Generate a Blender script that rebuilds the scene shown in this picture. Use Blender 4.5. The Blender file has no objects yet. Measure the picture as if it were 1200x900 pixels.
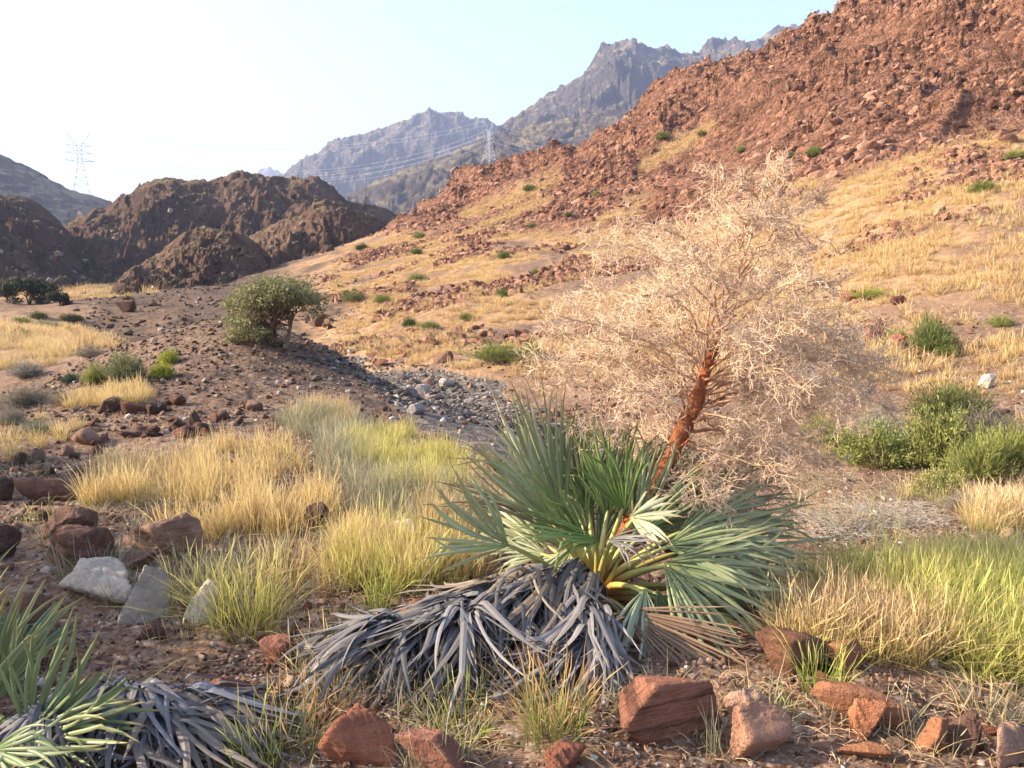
import bpy, math, numpy as np, random
from math import radians, sin, cos, pi
rng = np.random.default_rng(7)
random.seed(7)
SC = bpy.context.scene
COL = SC.collection

# ------------------------------------------------------------------ camera, sky, sun, exposure
F, PITCH, CZ = 906.0, radians(7.2), 1.55
CP, SP = cos(PITCH), sin(PITCH)
cam_d = bpy.data.cameras.new('camera')
cam_d.sensor_fit = 'HORIZONTAL'; cam_d.sensor_width = 36.0
cam_d.lens = 36.0 * F / 1200.0
cam_d.clip_start = 0.05; cam_d.clip_end = 20000
cam = bpy.data.objects.new('camera', cam_d); COL.objects.link(cam)
cam.location = (0, 0, CZ); cam.rotation_euler = (pi / 2 - PITCH, 0, 0)
SC.camera = cam

SUN_EL, SUN_AZ = radians(25), radians(-93)        # azimuth measured from +Y towards +X
w = bpy.data.worlds.new('World'); SC.world = w; w.use_nodes = True
nt = w.node_tree; nt.nodes.clear()
sky = nt.nodes.new('ShaderNodeTexSky'); sky.sky_type = 'NISHITA'; sky.sun_disc = False
sky.sun_elevation = SUN_EL; sky.sun_rotation = SUN_AZ
sky.air_density = 1.0; sky.dust_density = 2.6; sky.ozone_density = 1.0; sky.altitude = 300
bg = nt.nodes.new('ShaderNodeBackground'); bg.inputs['Strength'].default_value = 0.135
wo = nt.nodes.new('ShaderNodeOutputWorld')
nt.links.new(sky.outputs[0], bg.inputs[0]); nt.links.new(bg.outputs[0], wo.inputs[0])
sun_d = bpy.data.lights.new('sun', 'SUN'); sun_d.energy = 5.0; sun_d.angle = radians(0.53)
sun_d.color = (1.0, 0.83, 0.60)
sun = bpy.data.objects.new('sun', sun_d); COL.objects.link(sun)
SDIR = np.array([sin(SUN_AZ) * cos(SUN_EL), cos(SUN_AZ) * cos(SUN_EL), sin(SUN_EL)])
from mathutils import Vector, Matrix
sun.rotation_euler = Vector(SDIR.tolist()).to_track_quat('Z', 'Y').to_euler()
sun.location = (SDIR * 50).tolist()
SC.view_settings.view_transform = 'Standard'; SC.view_settings.look = 'None'
SC.view_settings.exposure = 1.88; SC.view_settings.gamma = 1.0
SC.view_settings.use_curve_mapping = False
SC.render.engine = 'CYCLES'
SC.cycles.use_denoising = True
SC.cycles.max_bounces = 6; SC.cycles.diffuse_bounces = 3; SC.cycles.glossy_bounces = 2
SC.cycles.transmission_bounces = 3; SC.cycles.transparent_max_bounces = 6; SC.cycles.volume_bounces = 0

# ------------------------------------------------------------------ numeric helpers
def ray(u, v):
    k = (np.asarray(v, float) - 450) / F
    return (np.asarray(u, float) - 600) / F, CP - k * SP, -SP - k * CP
def at(u, v, Y):
    dx, dy, dz = ray(u, v); t = Y / dy
    return np.array([dx * t, Y, CZ + dz * t])
def project(x, y, z):
    zz = z - CZ
    d = np.maximum(y * CP - zz * SP, 1e-3)
    return 600 + F * x / d, 450 - F * (y * SP + zz * CP) / d

def _perm(seed):
    p = np.random.default_rng(seed).permutation(512); return np.concatenate([p, p])
_PT = {}
def perlin(x, y, seed=0):
    if seed not in _PT:
        _PT[seed] = _perm(seed)
    P = _PT[seed]
    xi = np.floor(x).astype(int); yi = np.floor(y).astype(int)
    xf = x - xi; yf = y - yi; xi &= 511; yi &= 511
    x1 = (xi + 1) & 511; y1 = (yi + 1) & 511
    def g(a, b, fx, fy):
        h = P[(P[a] + b) & 511] * (2 * pi / 512)
        return np.cos(h) * fx + np.sin(h) * fy
    u = xf * xf * xf * (xf * (xf * 6 - 15) + 10); v = yf * yf * yf * (yf * (yf * 6 - 15) + 10)
    n0 = g(xi, yi, xf, yf); n1 = g(x1, yi, xf - 1, yf)
    m0 = g(xi, y1, xf, yf - 1); m1 = g(x1, y1, xf - 1, yf - 1)
    return 1.5 * ((n0 + u * (n1 - n0)) * (1 - v) + (m0 + u * (m1 - m0)) * v)
def fbm(x, y, o=4, seed=0, gain=.5):
    s = 0; a = 1; f = 1
    for i in range(o):
        s = s + a * perlin(x * f + 17.3 * i, y * f - 9.1 * i, seed + i); a *= gain; f *= 2.03
    return s
def ridged(x, y, o=4, seed=0, gain=.5):
    s = 0; a = 1; f = 1
    for i in range(o):
        n = 1 - np.abs(perlin(x * f + 17.3 * i, y * f - 9.1 * i, seed + i)); s = s + a * n * n; a *= gain; f *= 2.03
    return s - 0.8
def crag(x, y, seed=0):
    """blocky broken rock: every cell a tilted facet of its own"""
    P = _PT.setdefault(seed, _perm(seed))
    xi = np.floor(x).astype(int); yi = np.floor(y).astype(int)
    best = np.full(x.shape, 9.0); out = np.zeros(x.shape)
    for i in (-1, 0, 1):
        for j in (-1, 0, 1):
            a = (xi + i) & 511; b = (yi + j) & 511
            h = P[(P[a] + b) & 511]; h2 = P[(h + 77) & 511]; h3 = P[(h2 + 131) & 511]; h4 = P[(h3 + 5) & 511]
            dx = x - (xi + i + h / 512); dy = y - (yi + j + h2 / 512)
            d = dx * dx + dy * dy
            val = h3 / 512 - .5 + dx * (h4 / 256 - 1) * .8 + dy * (h / 256 - 1) * .8
            m = d < best
            best = np.where(m, d, best); out = np.where(m, val, out)
    return out
def sstep(a, b, x):
    t = np.clip((x - a) / (b - a), 0, 1); return t * t * (3 - 2 * t)
def inpoly(u, v, poly):
    u = np.asarray(u); v = np.asarray(v); r = np.zeros(u.shape, bool)
    n = len(poly)
    for i in range(n):
        x1, y1 = poly[i]; x2, y2 = poly[(i + 1) % n]
        if y1 == y2: continue
        r ^= ((y1 > v) != (y2 > v)) & (u < (x2 - x1) * (v - y1) / (y2 - y1) + x1)
    return r
def seg_dist(u, v, a, b):
    a = np.array(a, float); b = np.array(b, float); d = b - a
    t = np.clip(((u - a[0]) * d[0] + (v - a[1]) * d[1]) / (d @ d), 0, 1)
    return np.hypot(u - a[0] - t * d[0], v - a[1] - t * d[1])

# ------------------------------------------------------------------ terrain height function
CTRL = []
def cp_(u, v, Y): CTRL.append(at(u, v, Y))
def cz_(x, y, z): CTRL.append(np.array([x, y, z], float))
for y in (-1.9, 0.3, 2.2):
    for x in (-5, -2, 0, 2, 5): cz_(x, y, 0)
for x in (-1.2, 0, 1.2): cz_(x, 3.6, -.01 * max(x, 0))
cz_(2.4, 3.5, -.06); cz_(1.5, 4.6, -.12); cz_(2.9, 4.5, -.12); cz_(2.2, 5.9, -.28); cz_(4.5, 4.5, -.1)
cz_(-2.6, 4.6, .12); cz_(-4.5, 4.2, .25); cz_(-6, 6, .35); cz_(0, 5.5, 0.0); cz_(-1.2, 6.5, .08)
# mound on the left and its flanks
cp_(270, 398, 16); cp_(210, 402, 16.5); cp_(330, 412, 14.5); cp_(200, 470, 9); cp_(300, 480, 8.7)
cp_(400, 478, 9.2); cp_(430, 505, 8.3); cp_(540, 520, 7.6); cp_(120, 470, 9.5); cp_(100, 560, 6.2)
cp_(330, 432, 21); cp_(370, 440, 16.5)
# wadi bed
cp_(325, 402, 37); cp_(400, 413, 30); cp_(480, 440, 21.5); cp_(560, 485, 15.5); cp_(490, 470, 18); cp_(640, 500, 13.5)
cp_(760, 540, 9.8); cp_(900, 570, 8.0); cp_(1000, 590, 6.8); cp_(1100, 610, 5.9)
cp_(800, 610, 6.2)
# left valley
cp_(30, 430, 18); cp_(30, 470, 12.5); cp_(30, 395, 28); cp_(-200, 430, 18); cp_(-300, 380, 32)
cp_(130, 380, 48); cp_(40, 372, 50); cp_(50, 347, 105); cp_(120, 345, 100); cp_(-250, 350, 90); cp_(-600, 360, 60)
cp_(200, 372, 48); cp_(240, 352, 62); cp_(170, 352, 75); cp_(310, 345, 70); cp_(300, 372, 48)
for x in (-260, -120, -40): cz_(x, 240, 1); cz_(x * 1.6, 420, 1)
# far bank and slope
cp_(520, 402, 26); cp_(600, 425, 21.5); cp_(420, 380, 40); cp_(400, 345, 62); cp_(390, 318, 85); cp_(440, 287, 108)
cp_(480, 272, 120); cp_(520, 340, 46); cp_(560, 300, 66); cp_(600, 272, 82); cp_(640, 250, 92); cp_(640, 225, 106)
cp_(800, 420, 19.5); cp_(800, 350, 32); cp_(800, 282, 52); cp_(800, 235, 74); cp_(800, 155, 104); cp_(700, 262, 74); cp_(700, 330, 41)
cp_(1000, 400, 16.5); cp_(1000, 300, 28.5); cp_(1000, 222, 45); cp_(1000, 150, 66); cp_(1000, 80, 90)
cp_(1200, 420, 13); cp_(1200, 300, 22); cp_(1200, 200, 36); cp_(1200, 120, 55); cp_(1200, 50, 75)
cp_(1200, 520, 9); cp_(1050, 475, 11.5); cp_(950, 480, 12); cp_(1200, 590, 6.8)
cp_(1500, 450, 9); cp_(1500, 300, 17); cp_(1500, 150, 33); cp_(1500, 0, 62); cp_(2000, 300, 11); cp_(2000, 100, 25); cp_(2000, -100, 45)
cp_(1500, 610, 5.6)
RIDGE = [(470, 247, 150), (560, 194, 145), (640, 177, 138), (700, 150, 134), (780, 101, 129), (880, 61, 124), (1000, 4, 119), (1200, -90, 110), (1450, -200, 100), (1900, -330, 90)]
for u, v, Y in [(q[0], q[1] + 13, q[2]) for q in RIDGE]:
    cp_(u, v, Y); p = at(u, v, Y)
    cz_(p[0] * 1.45, Y * 1.45, p[2] * .55); cz_(p[0] * 2.6, Y * 2.6, 2)
CTRL = np.array(CTRL)
def _ab(x, y): return np.stack([x / (y + 3.0) * 1.3, np.log(y + 3.0)], -1)
def _tps(r2): return .5 * r2 * np.log(r2 + 1e-12)
_cab = _ab(CTRL[:, 0], CTRL[:, 1]); _g = CTRL[:, 2] / (CTRL[:, 1] + 3)
_n = len(_cab)
_K = _tps(((_cab[:, None] - _cab[None]) ** 2).sum(-1)) + np.eye(_n) * 2e-4
_Pm = np.concatenate([np.ones((_n, 1)), _cab], 1)
_A = np.block([[_K, _Pm], [_Pm.T, np.zeros((3, 3))]])
_W = np.linalg.solve(_A, np.concatenate([_g, np.zeros(3)]))
def base_h(x, y):
    sh = x.shape; x = x.ravel(); y = y.ravel(); out = np.empty(x.shape)
    for i in range(0, len(x), 60000):
        q = _ab(x[i:i + 60000], y[i:i + 60000])
        r2 = ((q[:, None] - _cab[None]) ** 2).sum(-1)
        out[i:i + 60000] = _tps(r2) @ _W[:_n] + _W[_n] + q @ _W[_n + 1:]
    return (out * (y + 3)).reshape(sh)
EDGE_U = [430, 470, 520, 560, 640, 700, 760, 800, 850, 900, 960, 1010, 1100, 1200, 1500, 2200]
EDGE_V = [262, 275, 275, 262, 268, 266, 266, 258, 246, 232, 226, 202, 172, 150, 90, 0]
WADI = [(352, 405), (420, 412), (500, 428), (560, 438), (600, 470), (700, 505), (700, 545), (640, 540), (545, 520), (490, 500), (445, 478), (405, 442)]
def zones(x, y, zb):
    u, v = project(x, y, zb)
    nz = fbm(x * .09, y * .09, 3, 40)
    rk = sstep(-14, 14, np.interp(u, EDGE_U, EDGE_V) - v + nz * 9) * sstep(36, 46, y) * sstep(425, 470, u)
    t = np.maximum.reduce([sstep(10, 2, seg_dist(u, v, *s) + nz * 3) for s in
        (((545, 252), (650, 214)), ((752, 198), (835, 148)), ((560, 268), (640, 236)), ((880, 236), (960, 214)), ((700, 262), (760, 240)))])
    wd = sstep(-.15, .25, nz * .25 + np.where(inpoly(u + 22 * fbm(x * .35, y * .35, 3, 44), v + 9 * fbm(x * .35, y * .35, 3, 45), WADI), .3, -.3)) * (y > 6)
    mound = sstep(.2, .8, np.exp(-((x + 5.2) / 3.2) ** 2 - ((y - 14) / 5.5) ** 2) * 1.6)
    scr = sstep(90, 130, u) * sstep(450, 380, u + .5 * (v - 340)) * sstep(296, 322, v + nz * 14) * sstep(20, 26, y) * (.75 + .25 * nz)
    mound = np.maximum(mound * .35, scr)
    return u, v, rk, t * rk, wd, mound
def height(x, y):
    x = np.asarray(x, float); y = np.asarray(y, float)
    zb = base_h(x, y)
    u, v, rk, tng, wd, mound = zones(x, y, zb)
    rk2 = rk * (1 - .75 * tng)
    near = .03 * fbm(x * 1.7, y * 1.7, 4, 3) + .05 * fbm(x * .45, y * .45, 2, 9) * sstep(3, 8, y)
    near = near + .035 * np.maximum(0, crag(x * 1.9, y * 1.9, 21)) * np.minimum(1, mound * 2.8) * sstep(30, 18, y)
    mid = sstep(9, 30, y) * (.16 * fbm(x * .35, y * .35, 4, 5) + .45 * fbm(x * .07, y * .07, 2, 6))
    mid = mid * (1 - .6 * wd)
    # broken red rock: beds run along the ridge
    a = x * .93 - y * .37; b = x * .37 + y * .93 + .55 * zb
    wx = fbm(x * .05, y * .05, 2, 50) * 6
    out = sstep(-.25, .45, fbm(a * .045, b * .09, 4, 66) + .24)
    hill = 3.6 * (ridged((a + wx) * .045, (b - wx) * .05, 5, 60, .55) - .25) + out * (1.5 * crag((a + wx) * .17, (b + wx) * .24, 70) + 1.0 * crag(a * .42 + 3, b * .6, 71)) + (.2 + .45 * out) * crag(a * 1.05, b * 1.4, 72)
    top = np.clip((zb - 4) / 20, .35, 1)
    hump = .42 * np.exp(-((x + 4.7) / 2.3) ** 2 - ((y - 14.0) / 3.2) ** 2) - .5 * np.exp(-((x + 6.5) / 6) ** 2 - ((y - 25) / 4.5) ** 2)
    return zb + near + mid + hump + rk2 * hill * top
def gp(u, v, y0=1.3, y1=260.0):
    """point of the ground seen at a pixel"""
    Y = np.exp(np.linspace(math.log(y0), math.log(y1), 700))
    dx, dy, dz = ray(u, v); t = Y / dy
    below = CZ + dz * t < height(dx * t, Y)
    i = int(np.argmax(below)) if below.any() else len(Y) - 1
    i = max(i, 1)
    lo, hi = Y[i - 1], Y[i]
    for _ in range(12):
        m = (lo + hi) / 2; tm = m / dy
        if CZ + dz * tm < height(np.array([dx * tm]), np.array([m]))[0]: hi = m
        else: lo = m
    return np.array([dx * hi / dy, hi, float(height(np.array([dx * hi / dy]), np.array([hi]))[0])])

# ------------------------------------------------------------------ object helpers
def put(o, label=None, cat=None, group=None, kind=None):
    if label: o['label'] = label
    if cat: o['category'] = cat
    if group: o['group'] = group
    if kind: o['kind'] = kind
    return o
def mesh_data(name, V, faces, mat=None, attrs=None, smooth=True):
    """faces: list of int arrays (n,3) or (n,4)"""
    V = np.asarray(V, np.float32); me = bpy.data.meshes.new(name)
    fs = [np.asarray(f, np.int32) for f in faces if len(f)]
    loops = np.concatenate([f.ravel() for f in fs]); sizes = np.concatenate([np.full(len(f), f.shape[1], np.int32) for f in fs])
    starts = np.concatenate([[0], np.cumsum(sizes)[:-1]]).astype(np.int32)
    me.vertices.add(len(V)); me.vertices.foreach_set('co', V.ravel())
    me.loops.add(len(loops)); me.loops.foreach_set('vertex_index', loops)
    me.polygons.add(len(sizes)); me.polygons.foreach_set('loop_start', starts)
    if smooth: me.polygons.foreach_set('use_smooth', np.ones(len(sizes), bool))
    else: me.polygons.foreach_set('use_smooth', np.zeros(len(sizes), bool))
    for k, d in (attrs or {}).items():
        d = np.asarray(d, np.float32)
        if d.ndim == 1: me.attributes.new(k, 'FLOAT', 'POINT').data.foreach_set('value', d)
        else: me.attributes.new(k, 'FLOAT_VECTOR', 'POINT').data.foreach_set('vector', d.ravel())
    if mat: me.materials.append(mat)
    me.update(calc_edges=True); me.validate()
    return me
def link(name, me, parent=None, loc=None, color=None):
    o = bpy.data.objects.new(name, me); COL.objects.link(o)
    if parent: o.parent = parent
    if loc is not None: o.location = tuple(float(c) for c in loc)
    if color is not None: o.color = (*color, 1)
    return o
def empty(name, loc, **k):
    o = bpy.data.objects.new(name, None); COL.objects.link(o); o.location = tuple(float(c) for c in loc); o.empty_display_size = .1
    return put(o, **k)
def grid_faces(nr, nc):
    i = np.arange(nr * nc).reshape(nr, nc)
    return np.stack([i[:-1, :-1], i[:-1, 1:], i[1:, 1:], i[1:, :-1]], -1).reshape(-1, 4)

# ------------------------------------------------------------------ materials
class N:
    """small node-tree writer"""
    def __init__(s, name):
        s.m = bpy.data.materials.new(name); s.m.use_nodes = True; s.t = s.m.node_tree; s.t.nodes.clear()
        s.out = s.t.nodes.new('ShaderNodeOutputMaterial')
    def n(s, typ, ins=None, **kw):
        nd = s.t.nodes.new(typ)
        for k, v in kw.items(): setattr(nd, k, v)
        for k, v in (ins or {}).items():
            if hasattr(v, 'is_linked'): s.t.links.new(v, nd.inputs[k])
            else: nd.inputs[k].default_value = v
        return nd
    def pos(s): return s.n('ShaderNodeNewGeometry').outputs['Position']
    def obj(s): return s.n('ShaderNodeTexCoord').outputs['Object']
    def scale(s, vec, sc): return s.n('ShaderNodeVectorMath', {0: vec, 1: sc}, operation='MULTIPLY').outputs[0]
    def noise(s, vec, scale, det=4, rough=.6, dist=0.): return s.n('ShaderNodeTexNoise', {'Vector': vec, 'Scale': scale, 'Detail': det, 'Roughness': rough, 'Distortion': dist}).outputs[0]
    def vor(s, vec, scale, out='Color', **kw): return s.n('ShaderNodeTexVoronoi', {'Vector': vec, 'Scale': scale}, **kw).outputs[out]
    def ramp(s, fac, stops):
        r = s.n('ShaderNodeValToRGB', {0: fac}); e = r.color_ramp.elements
        while len(e) > 1: e.remove(e[-1])
        e[0].position = stops[0][0]; e[0].color = (*stops[0][1], 1)
        for p, c in stops[1:]:
            q = e.new(p); q.color = (*c, 1)
        return r.outputs[0]
    def mix(s, f, a, b, mode='MIX'):
        nd = s.n('ShaderNodeMix', data_type='RGBA', blend_type=mode)
        for i, v in ((0, f), (6, a), (7, b)):
            if hasattr(v, 'is_linked'): s.t.links.new(v, nd.inputs[i])
            else: nd.inputs[i].default_value = (*v, 1) if isinstance(v, tuple) and len(v) == 3 else v
        return nd.outputs[2]
    def math(s, op, a, b=0., c=None):
        d = {0: a, 1: b}
        nd = s.n('ShaderNodeMath', d, operation=op); nd.use_clamp = False
        return nd.outputs[0]
    def rng(s, v, a, b, c=0., d=1.): return s.n('ShaderNodeMapRange', {0: v, 1: a, 2: b, 3: c, 4: d}, interpolation_type='SMOOTHSTEP').outputs[0]
    def attr(s, name, out='Fac'): return s.n('ShaderNodeAttribute', attribute_name=name).outputs[out]
    def bump(s, h, dist, strength=1., nrm=None):
        d = {'Height': h, 'Distance': dist, 'Strength': strength}
        if nrm is not None: d['Normal'] = nrm
        return s.n('ShaderNodeBump', d).outputs[0]
    def done(s, color, rough=.9, nrm=None, spec=.2):
        d = {'Base Color': color, 'Roughness': rough, 'Specular IOR Level': spec}
        if nrm is not None: d['Normal'] = nrm
        b = s.n('ShaderNodeBsdfPrincipled', d); s.t.links.new(b.outputs[0], s.out.inputs[0]); return s.m

def mat_ground():
    m = N('desert_ground'); p = m.pos()
    n1 = m.noise(p, .6, 6, .65); n2 = m.noise(p, 9, 5, .7); n0 = m.noise(p, .05, 4, .6)
    soil = m.ramp(n1, [(.25, (.075, .041, .022)), (.5, (.135, .074, .038)), (.75, (.205, .12, .062))])
    # little stones: cells of their own colour
    v1 = m.vor(p, 16); v2 = m.vor(p, 45)
    pebr = m.ramp(m.n('ShaderNodeSeparateColor', {0: v1}).outputs[0], [(0, (.065, .037, .026)), (.4, (.15, .085, .052)), (.75, (.24, .15, .096)), (.93, (.37, .30, .235))])
    pebs = m.ramp(m.n('ShaderNodeSeparateColor', {0: v2}).outputs[0], [(0, (.075, .042, .03)), (.5, (.165, .096, .062)), (.9, (.33, .24, .185))])
    c = m.mix(.55, soil, pebr); c = m.mix(.4, c, pebs)
    # grey wadi gravel
    g = m.ramp(m.n('ShaderNodeSeparateColor', {0: m.vor(p, 7)}).outputs[1], [(0, (.065, .055, .046)), (.5, (.125, .104, .086)), (.9, (.29, .25, .215))])
    g = m.mix(.5, g, m.ramp(n2, [(.3, (.085, .069, .056)), (.7, (.18, .15, .125))]))
    c = m.mix(m.attr('wadi'), c, g)
    dark = m.ramp(n2, [(.3, (.042, .030, .022)), (.7, (.095, .067, .049))])
    c = m.mix(m.math('MULTIPLY', m.attr('mound'), .88), c, dark)
    # straw-coloured thatch among the soil
    th = m.ramp(m.noise(p, 2.2, 6, .7), [(.3, (.25, .14, .075)), (.65, (.42, .265, .14))])
    gm = m.math('MULTIPLY', m.attr('grassy'), m.rng(m.noise(p, .9, 5, .7), .30, .56))
    c = m.mix(gm, c, th)
    # the red rock hill
    pr = m.n('ShaderNodeMapping', {'Vector': p, 'Rotation': (0, 0, radians(22)), 'Scale': (.35, 1, 1)}).outputs[0]
    r1 = m.noise(pr, .22, 8, .7, .6); r2 = m.noise(p, 1.4, 6, .75)
    rock = m.ramp(r1, [(.28, (.15, .078, .052)), (.48, (.25, .128, .082)), (.62, (.32, .168, .108)), (.8, (.40, .24, .165))])
    rock = m.mix(m.rng(r2, .45, .75, 0, .45), rock, (.19, .10, .075))
    nz = m.n('ShaderNodeSeparateXYZ', {0: m.n('ShaderNodeNewGeometry').outputs['Normal']}).outputs[2]
    scree = m.ramp(m.noise(p, .5, 6, .7), [(.3, (.22, .115, .074)), (.7, (.30, .155, .10))])
    rock = m.mix(m.rng(nz, .72, .9, 0, .7), rock, scree)
    cells = m.ramp(m.n('ShaderNodeSeparateColor', {0: m.vor(pr, 1.7)}).outputs[0], [(0, (.42, .40, .40)), (.5, (1, 1, 1)), (1, (1.45, 1.42, 1.4))])
    cells2 = m.ramp(m.n('ShaderNodeSeparateColor', {0: m.vor(p, 4.5)}).outputs[1], [(0, (.55, .53, .53)), (.5, (1, 1, 1)), (1, (1.4, 1.38, 1.35))])
    rock = m.mix(.75, rock, m.mix(1., m.mix(1., rock, cells, 'MULTIPLY'), cells2, 'MULTIPLY'))
    rk = m.attr('rock'); c = m.mix(rk, c, rock)
    tg = m.math('MULTIPLY', m.attr('tongue'), m.rng(m.noise(p, .5, 5, .7), .38, .56))
    c = m.mix(tg, c, (.44, .29, .15))
    h = m.math('ADD', m.math('MULTIPLY', m.vor(p, 16, 'Distance'), -.6), m.math('MULTIPLY', m.vor(p, 45, 'Distance'), -.25))
    h = m.math('ADD', h, n2)
    nb = m.bump(h, .018, .8)
    h2 = m.math('ADD', m.noise(pr, 1.1, 8, .75), m.math('ADD', m.math('MULTIPLY', m.vor(pr, 1.7, 'Distance'), -.9), m.math('MULTIPLY', m.vor(p, 4.5, 'Distance'), -.4)))
    nb = m.bump(h2, m.math('MULTIPLY', rk, .9), 1., nb)
    return m.done(c, .95, nb, .1)
def mat_hill(name, cols, fs, bumpd, grass=None, gl=(.75, .92)):
    m = N(name); p = m.pos()
    n1 = m.noise(p, fs, 9, .68, .4); n2 = m.noise(p, fs * 6, 6, .75)
    c = m.ramp(n1, [(.3, cols[0]), (.5, cols[1]), (.7, cols[2])])
    c = m.mix(m.rng(n2, .45, .75, 0, .5), c, cols[0])
    if grass:
        nz = m.n('ShaderNodeSeparateXYZ', {0: m.n('ShaderNodeNewGeometry').outputs['Normal']}).outputs[2]
        f = m.math('MULTIPLY', m.rng(nz, *gl), m.rng(m.noise(p, fs * 2.3, 5, .7), .42, .6))
        c = m.mix(f, c, grass)
    h = m.math('ADD', m.noise(p, fs * 4, 9, .75), m.math('MULTIPLY', m.vor(p, fs * 9, 'Distance'), -.4))
    return m.done(c, .95, m.bump(h, bumpd, 1.), .05)

# ------------------------------------------------------------------ ground sheet
M_GROUND = mat_ground()
def build_ground():
    a = np.concatenate([np.linspace(-2.6, -.74, 46)[:-1], np.linspace(-.74, .74, 760), np.linspace(.74, 2.6, 46)[1:]])
    b = np.concatenate([np.linspace(math.log(.9), math.log(4.3), 40)[:-1], np.linspace(math.log(4.3), math.log(185), 600)[:-1], np.linspace(math.log(185), math.log(520), 40)])
    y = np.exp(b)[:, None] - 3 + 0 * a[None]; x = a[None] * (y + 3)
    z = height(x, y); zb = base_h(x, y)
    u, v, rk, tng, wd, mound = zones(x, y, zb)
    gr = sstep(-.25, .35, fbm(x * .16, y * .16, 3, 90) + .3 + .12 * sstep(700, 1000, u)) * (1 - rk) * (1 - wd) * sstep(14, 26, y) * sstep(300, 380, u)
    gl = sstep(14, 22, y) * sstep(230, 180, u) * sstep(80, 40, y) * .6 + sstep(80, 100, y) * sstep(200, 130, u)
    gr = np.maximum(gr, gl * (1 - mound))
    me = mesh_data('ground', np.stack([x, y, z], -1).reshape(-1, 3), [grid_faces(*x.shape)], M_GROUND,
                   dict(rock=rk.ravel(), tongue=tng.ravel(), wadi=wd.ravel(), mound=(mound * (1 - wd)).ravel(), grassy=gr.ravel()))
    put(link('ground', me), 'stony reddish brown desert ground with a dry wadi bed and the red hillside', 'ground', kind='structure')
    s = 9000.0
    V = [(-s, -s, -7), (s, -s, -7), (s, s, -7), (-s, s, -7)]
    me = mesh_data('plain', V, [np.array([[0, 1, 2, 3]])], mat_hill('plain_soil', [(.16, .09, .06), (.22, .13, .09), (.28, .18, .12)], .01, .3))
    put(link('terrain', me), 'bare brown plain stretching out around the hills', 'terrain', kind='structure')
build_ground()

# ------------------------------------------------------------------ hills and mountains beyond
def hill(name, label, crest, front, back, amp, mat, seed, fu=1.0, nu=420, nr=170, zb=-5, p=1.0, cat='hill', cragm=.5):
    cu = np.array([c[0] for c in crest], float); cv = np.array([c[1] for c in crest], float); cy = np.array([c[2] for c in crest], float)
    u = np.linspace(cu[0], cu[-1], nu); v = np.interp(u, cu, cv); Y = np.interp(u, cu, cy)
    k = np.hanning(13); k /= k.sum()
    v = np.convolve(np.pad(v, 6, 'edge'), k, 'valid') + .5 * fbm(u * .045, u * 0 + seed, 4, seed)
    dx, dy, dz = ray(u, v); t = Y / dy; xc = dx * t; zc = CZ + dz * t
    nf = int(nr * .8); s = np.concatenate([np.linspace(0, 1, nf), 1 + np.linspace(0, 1, nr - nf + 1)[1:]])[:, None]
    Hm = np.maximum(zc - zb, 1)
    edge = np.minimum(1, np.minimum(np.arange(nu), np.arange(nu)[::-1]) / (nu * .06)) ** .5
    prof = np.where(s <= 1, np.clip(s, 0, 1) ** p, 1 - sstep(0, 1, s - 1))
    y = np.where(s <= 1, Y - front * (1 - s), Y + back * (s - 1))
    x = xc / Y * y
    H = Hm * edge
    q = (x * fu, y * fu)
    wv = fbm(q[0] * .7, q[1] * .7, 3, seed + 20) * .6
    rd = ridged(q[0] * 1.0 + wv, (q[1] * .42 + prof * H * fu * .3) + wv, 5, seed, .55)
    cg = crag(q[0] * 2.6 + wv, q[1] * 2.0 + prof * H * fu, seed + 9) + .5 * crag(q[0] * 7, q[1] * 5 + prof * H * fu * 2.2, seed + 10) + .42 * crag(q[0] * 17, q[1] * 12 + prof * H * fu * 5, seed + 11)
    envp = sstep(0, .35, prof) * (1 - .8 * sstep(.7, 1.0, prof))
    z = zb + H * prof + (amp * (rd - .85) + amp * cragm * (cg - .6)) * envp + amp * .12 * (1 - envp) * (cg - .2) * (prof > .7)
    z = np.where(prof <= 0.001, zb - 3, z)
    me = mesh_data(name, np.stack([x, y, z], -1).reshape(-1, 3), [grid_faces(*x.shape)], mat)
    if cat == 'hill': HILLPTS.append((np.stack([x, y, z], -1)[(prof[:, 0] > .05) & (prof[:, 0] < .86) & (s[:, 0] <= 1)].reshape(-1, 3), Hm.max()))
    return put(link(name, me), label, cat, kind='structure')
HILLPTS = []
BROWN = mat_hill('brown_rock_hill', [(.10, .062, .047), (.175, .108, .078), (.26, .17, .122)], .11, 2.2, (.27, .21, .11))
BROWN2 = mat_hill('dark_rock_hill', [(.095, .060, .047), (.16, .10, .074), (.235, .152, .112)], .07, 3.5, (.24, .19, .10))
PURP = mat_hill('far_slope_rock', [(.11, .085, .08), (.16, .12, .11), (.24, .19, .17)], .03, 2., (.28, .24, .15))
MOUNT = mat_hill('mountain_rock', [(.085, .07, .07), (.145, .12, .115), (.21, .175, .165)], .010, 40., (.36, .30, .18), (.60, .84))
hill('hill', 'near brown rocky knoll at the valley bend, its sunny flank facing the dry wash', [(118, 350, 96), (135, 330, 100), (150, 316, 104), (185, 294, 110), (215, 271, 113), (242, 260, 115), (270, 266, 116), (290, 274, 118), (312, 292, 118), (335, 318, 116), (350, 335, 115)], 30, 40, 2.2, BROWN, 100, .10, 360, 170, zb=-3, p=.9)
hill('hill', 'second brown knoll with a humped top behind the near knoll', [(230, 320, 140), (270, 286, 142), (300, 270, 145), (330, 254, 146), (355, 244, 147), (378, 233, 148), (400, 234, 150), (425, 246, 152), (450, 256, 156), (480, 264, 160), (520, 290, 165)], 45, 55, 2.8, BROWN, 130, .08, 320, 150, zb=-3)
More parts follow.
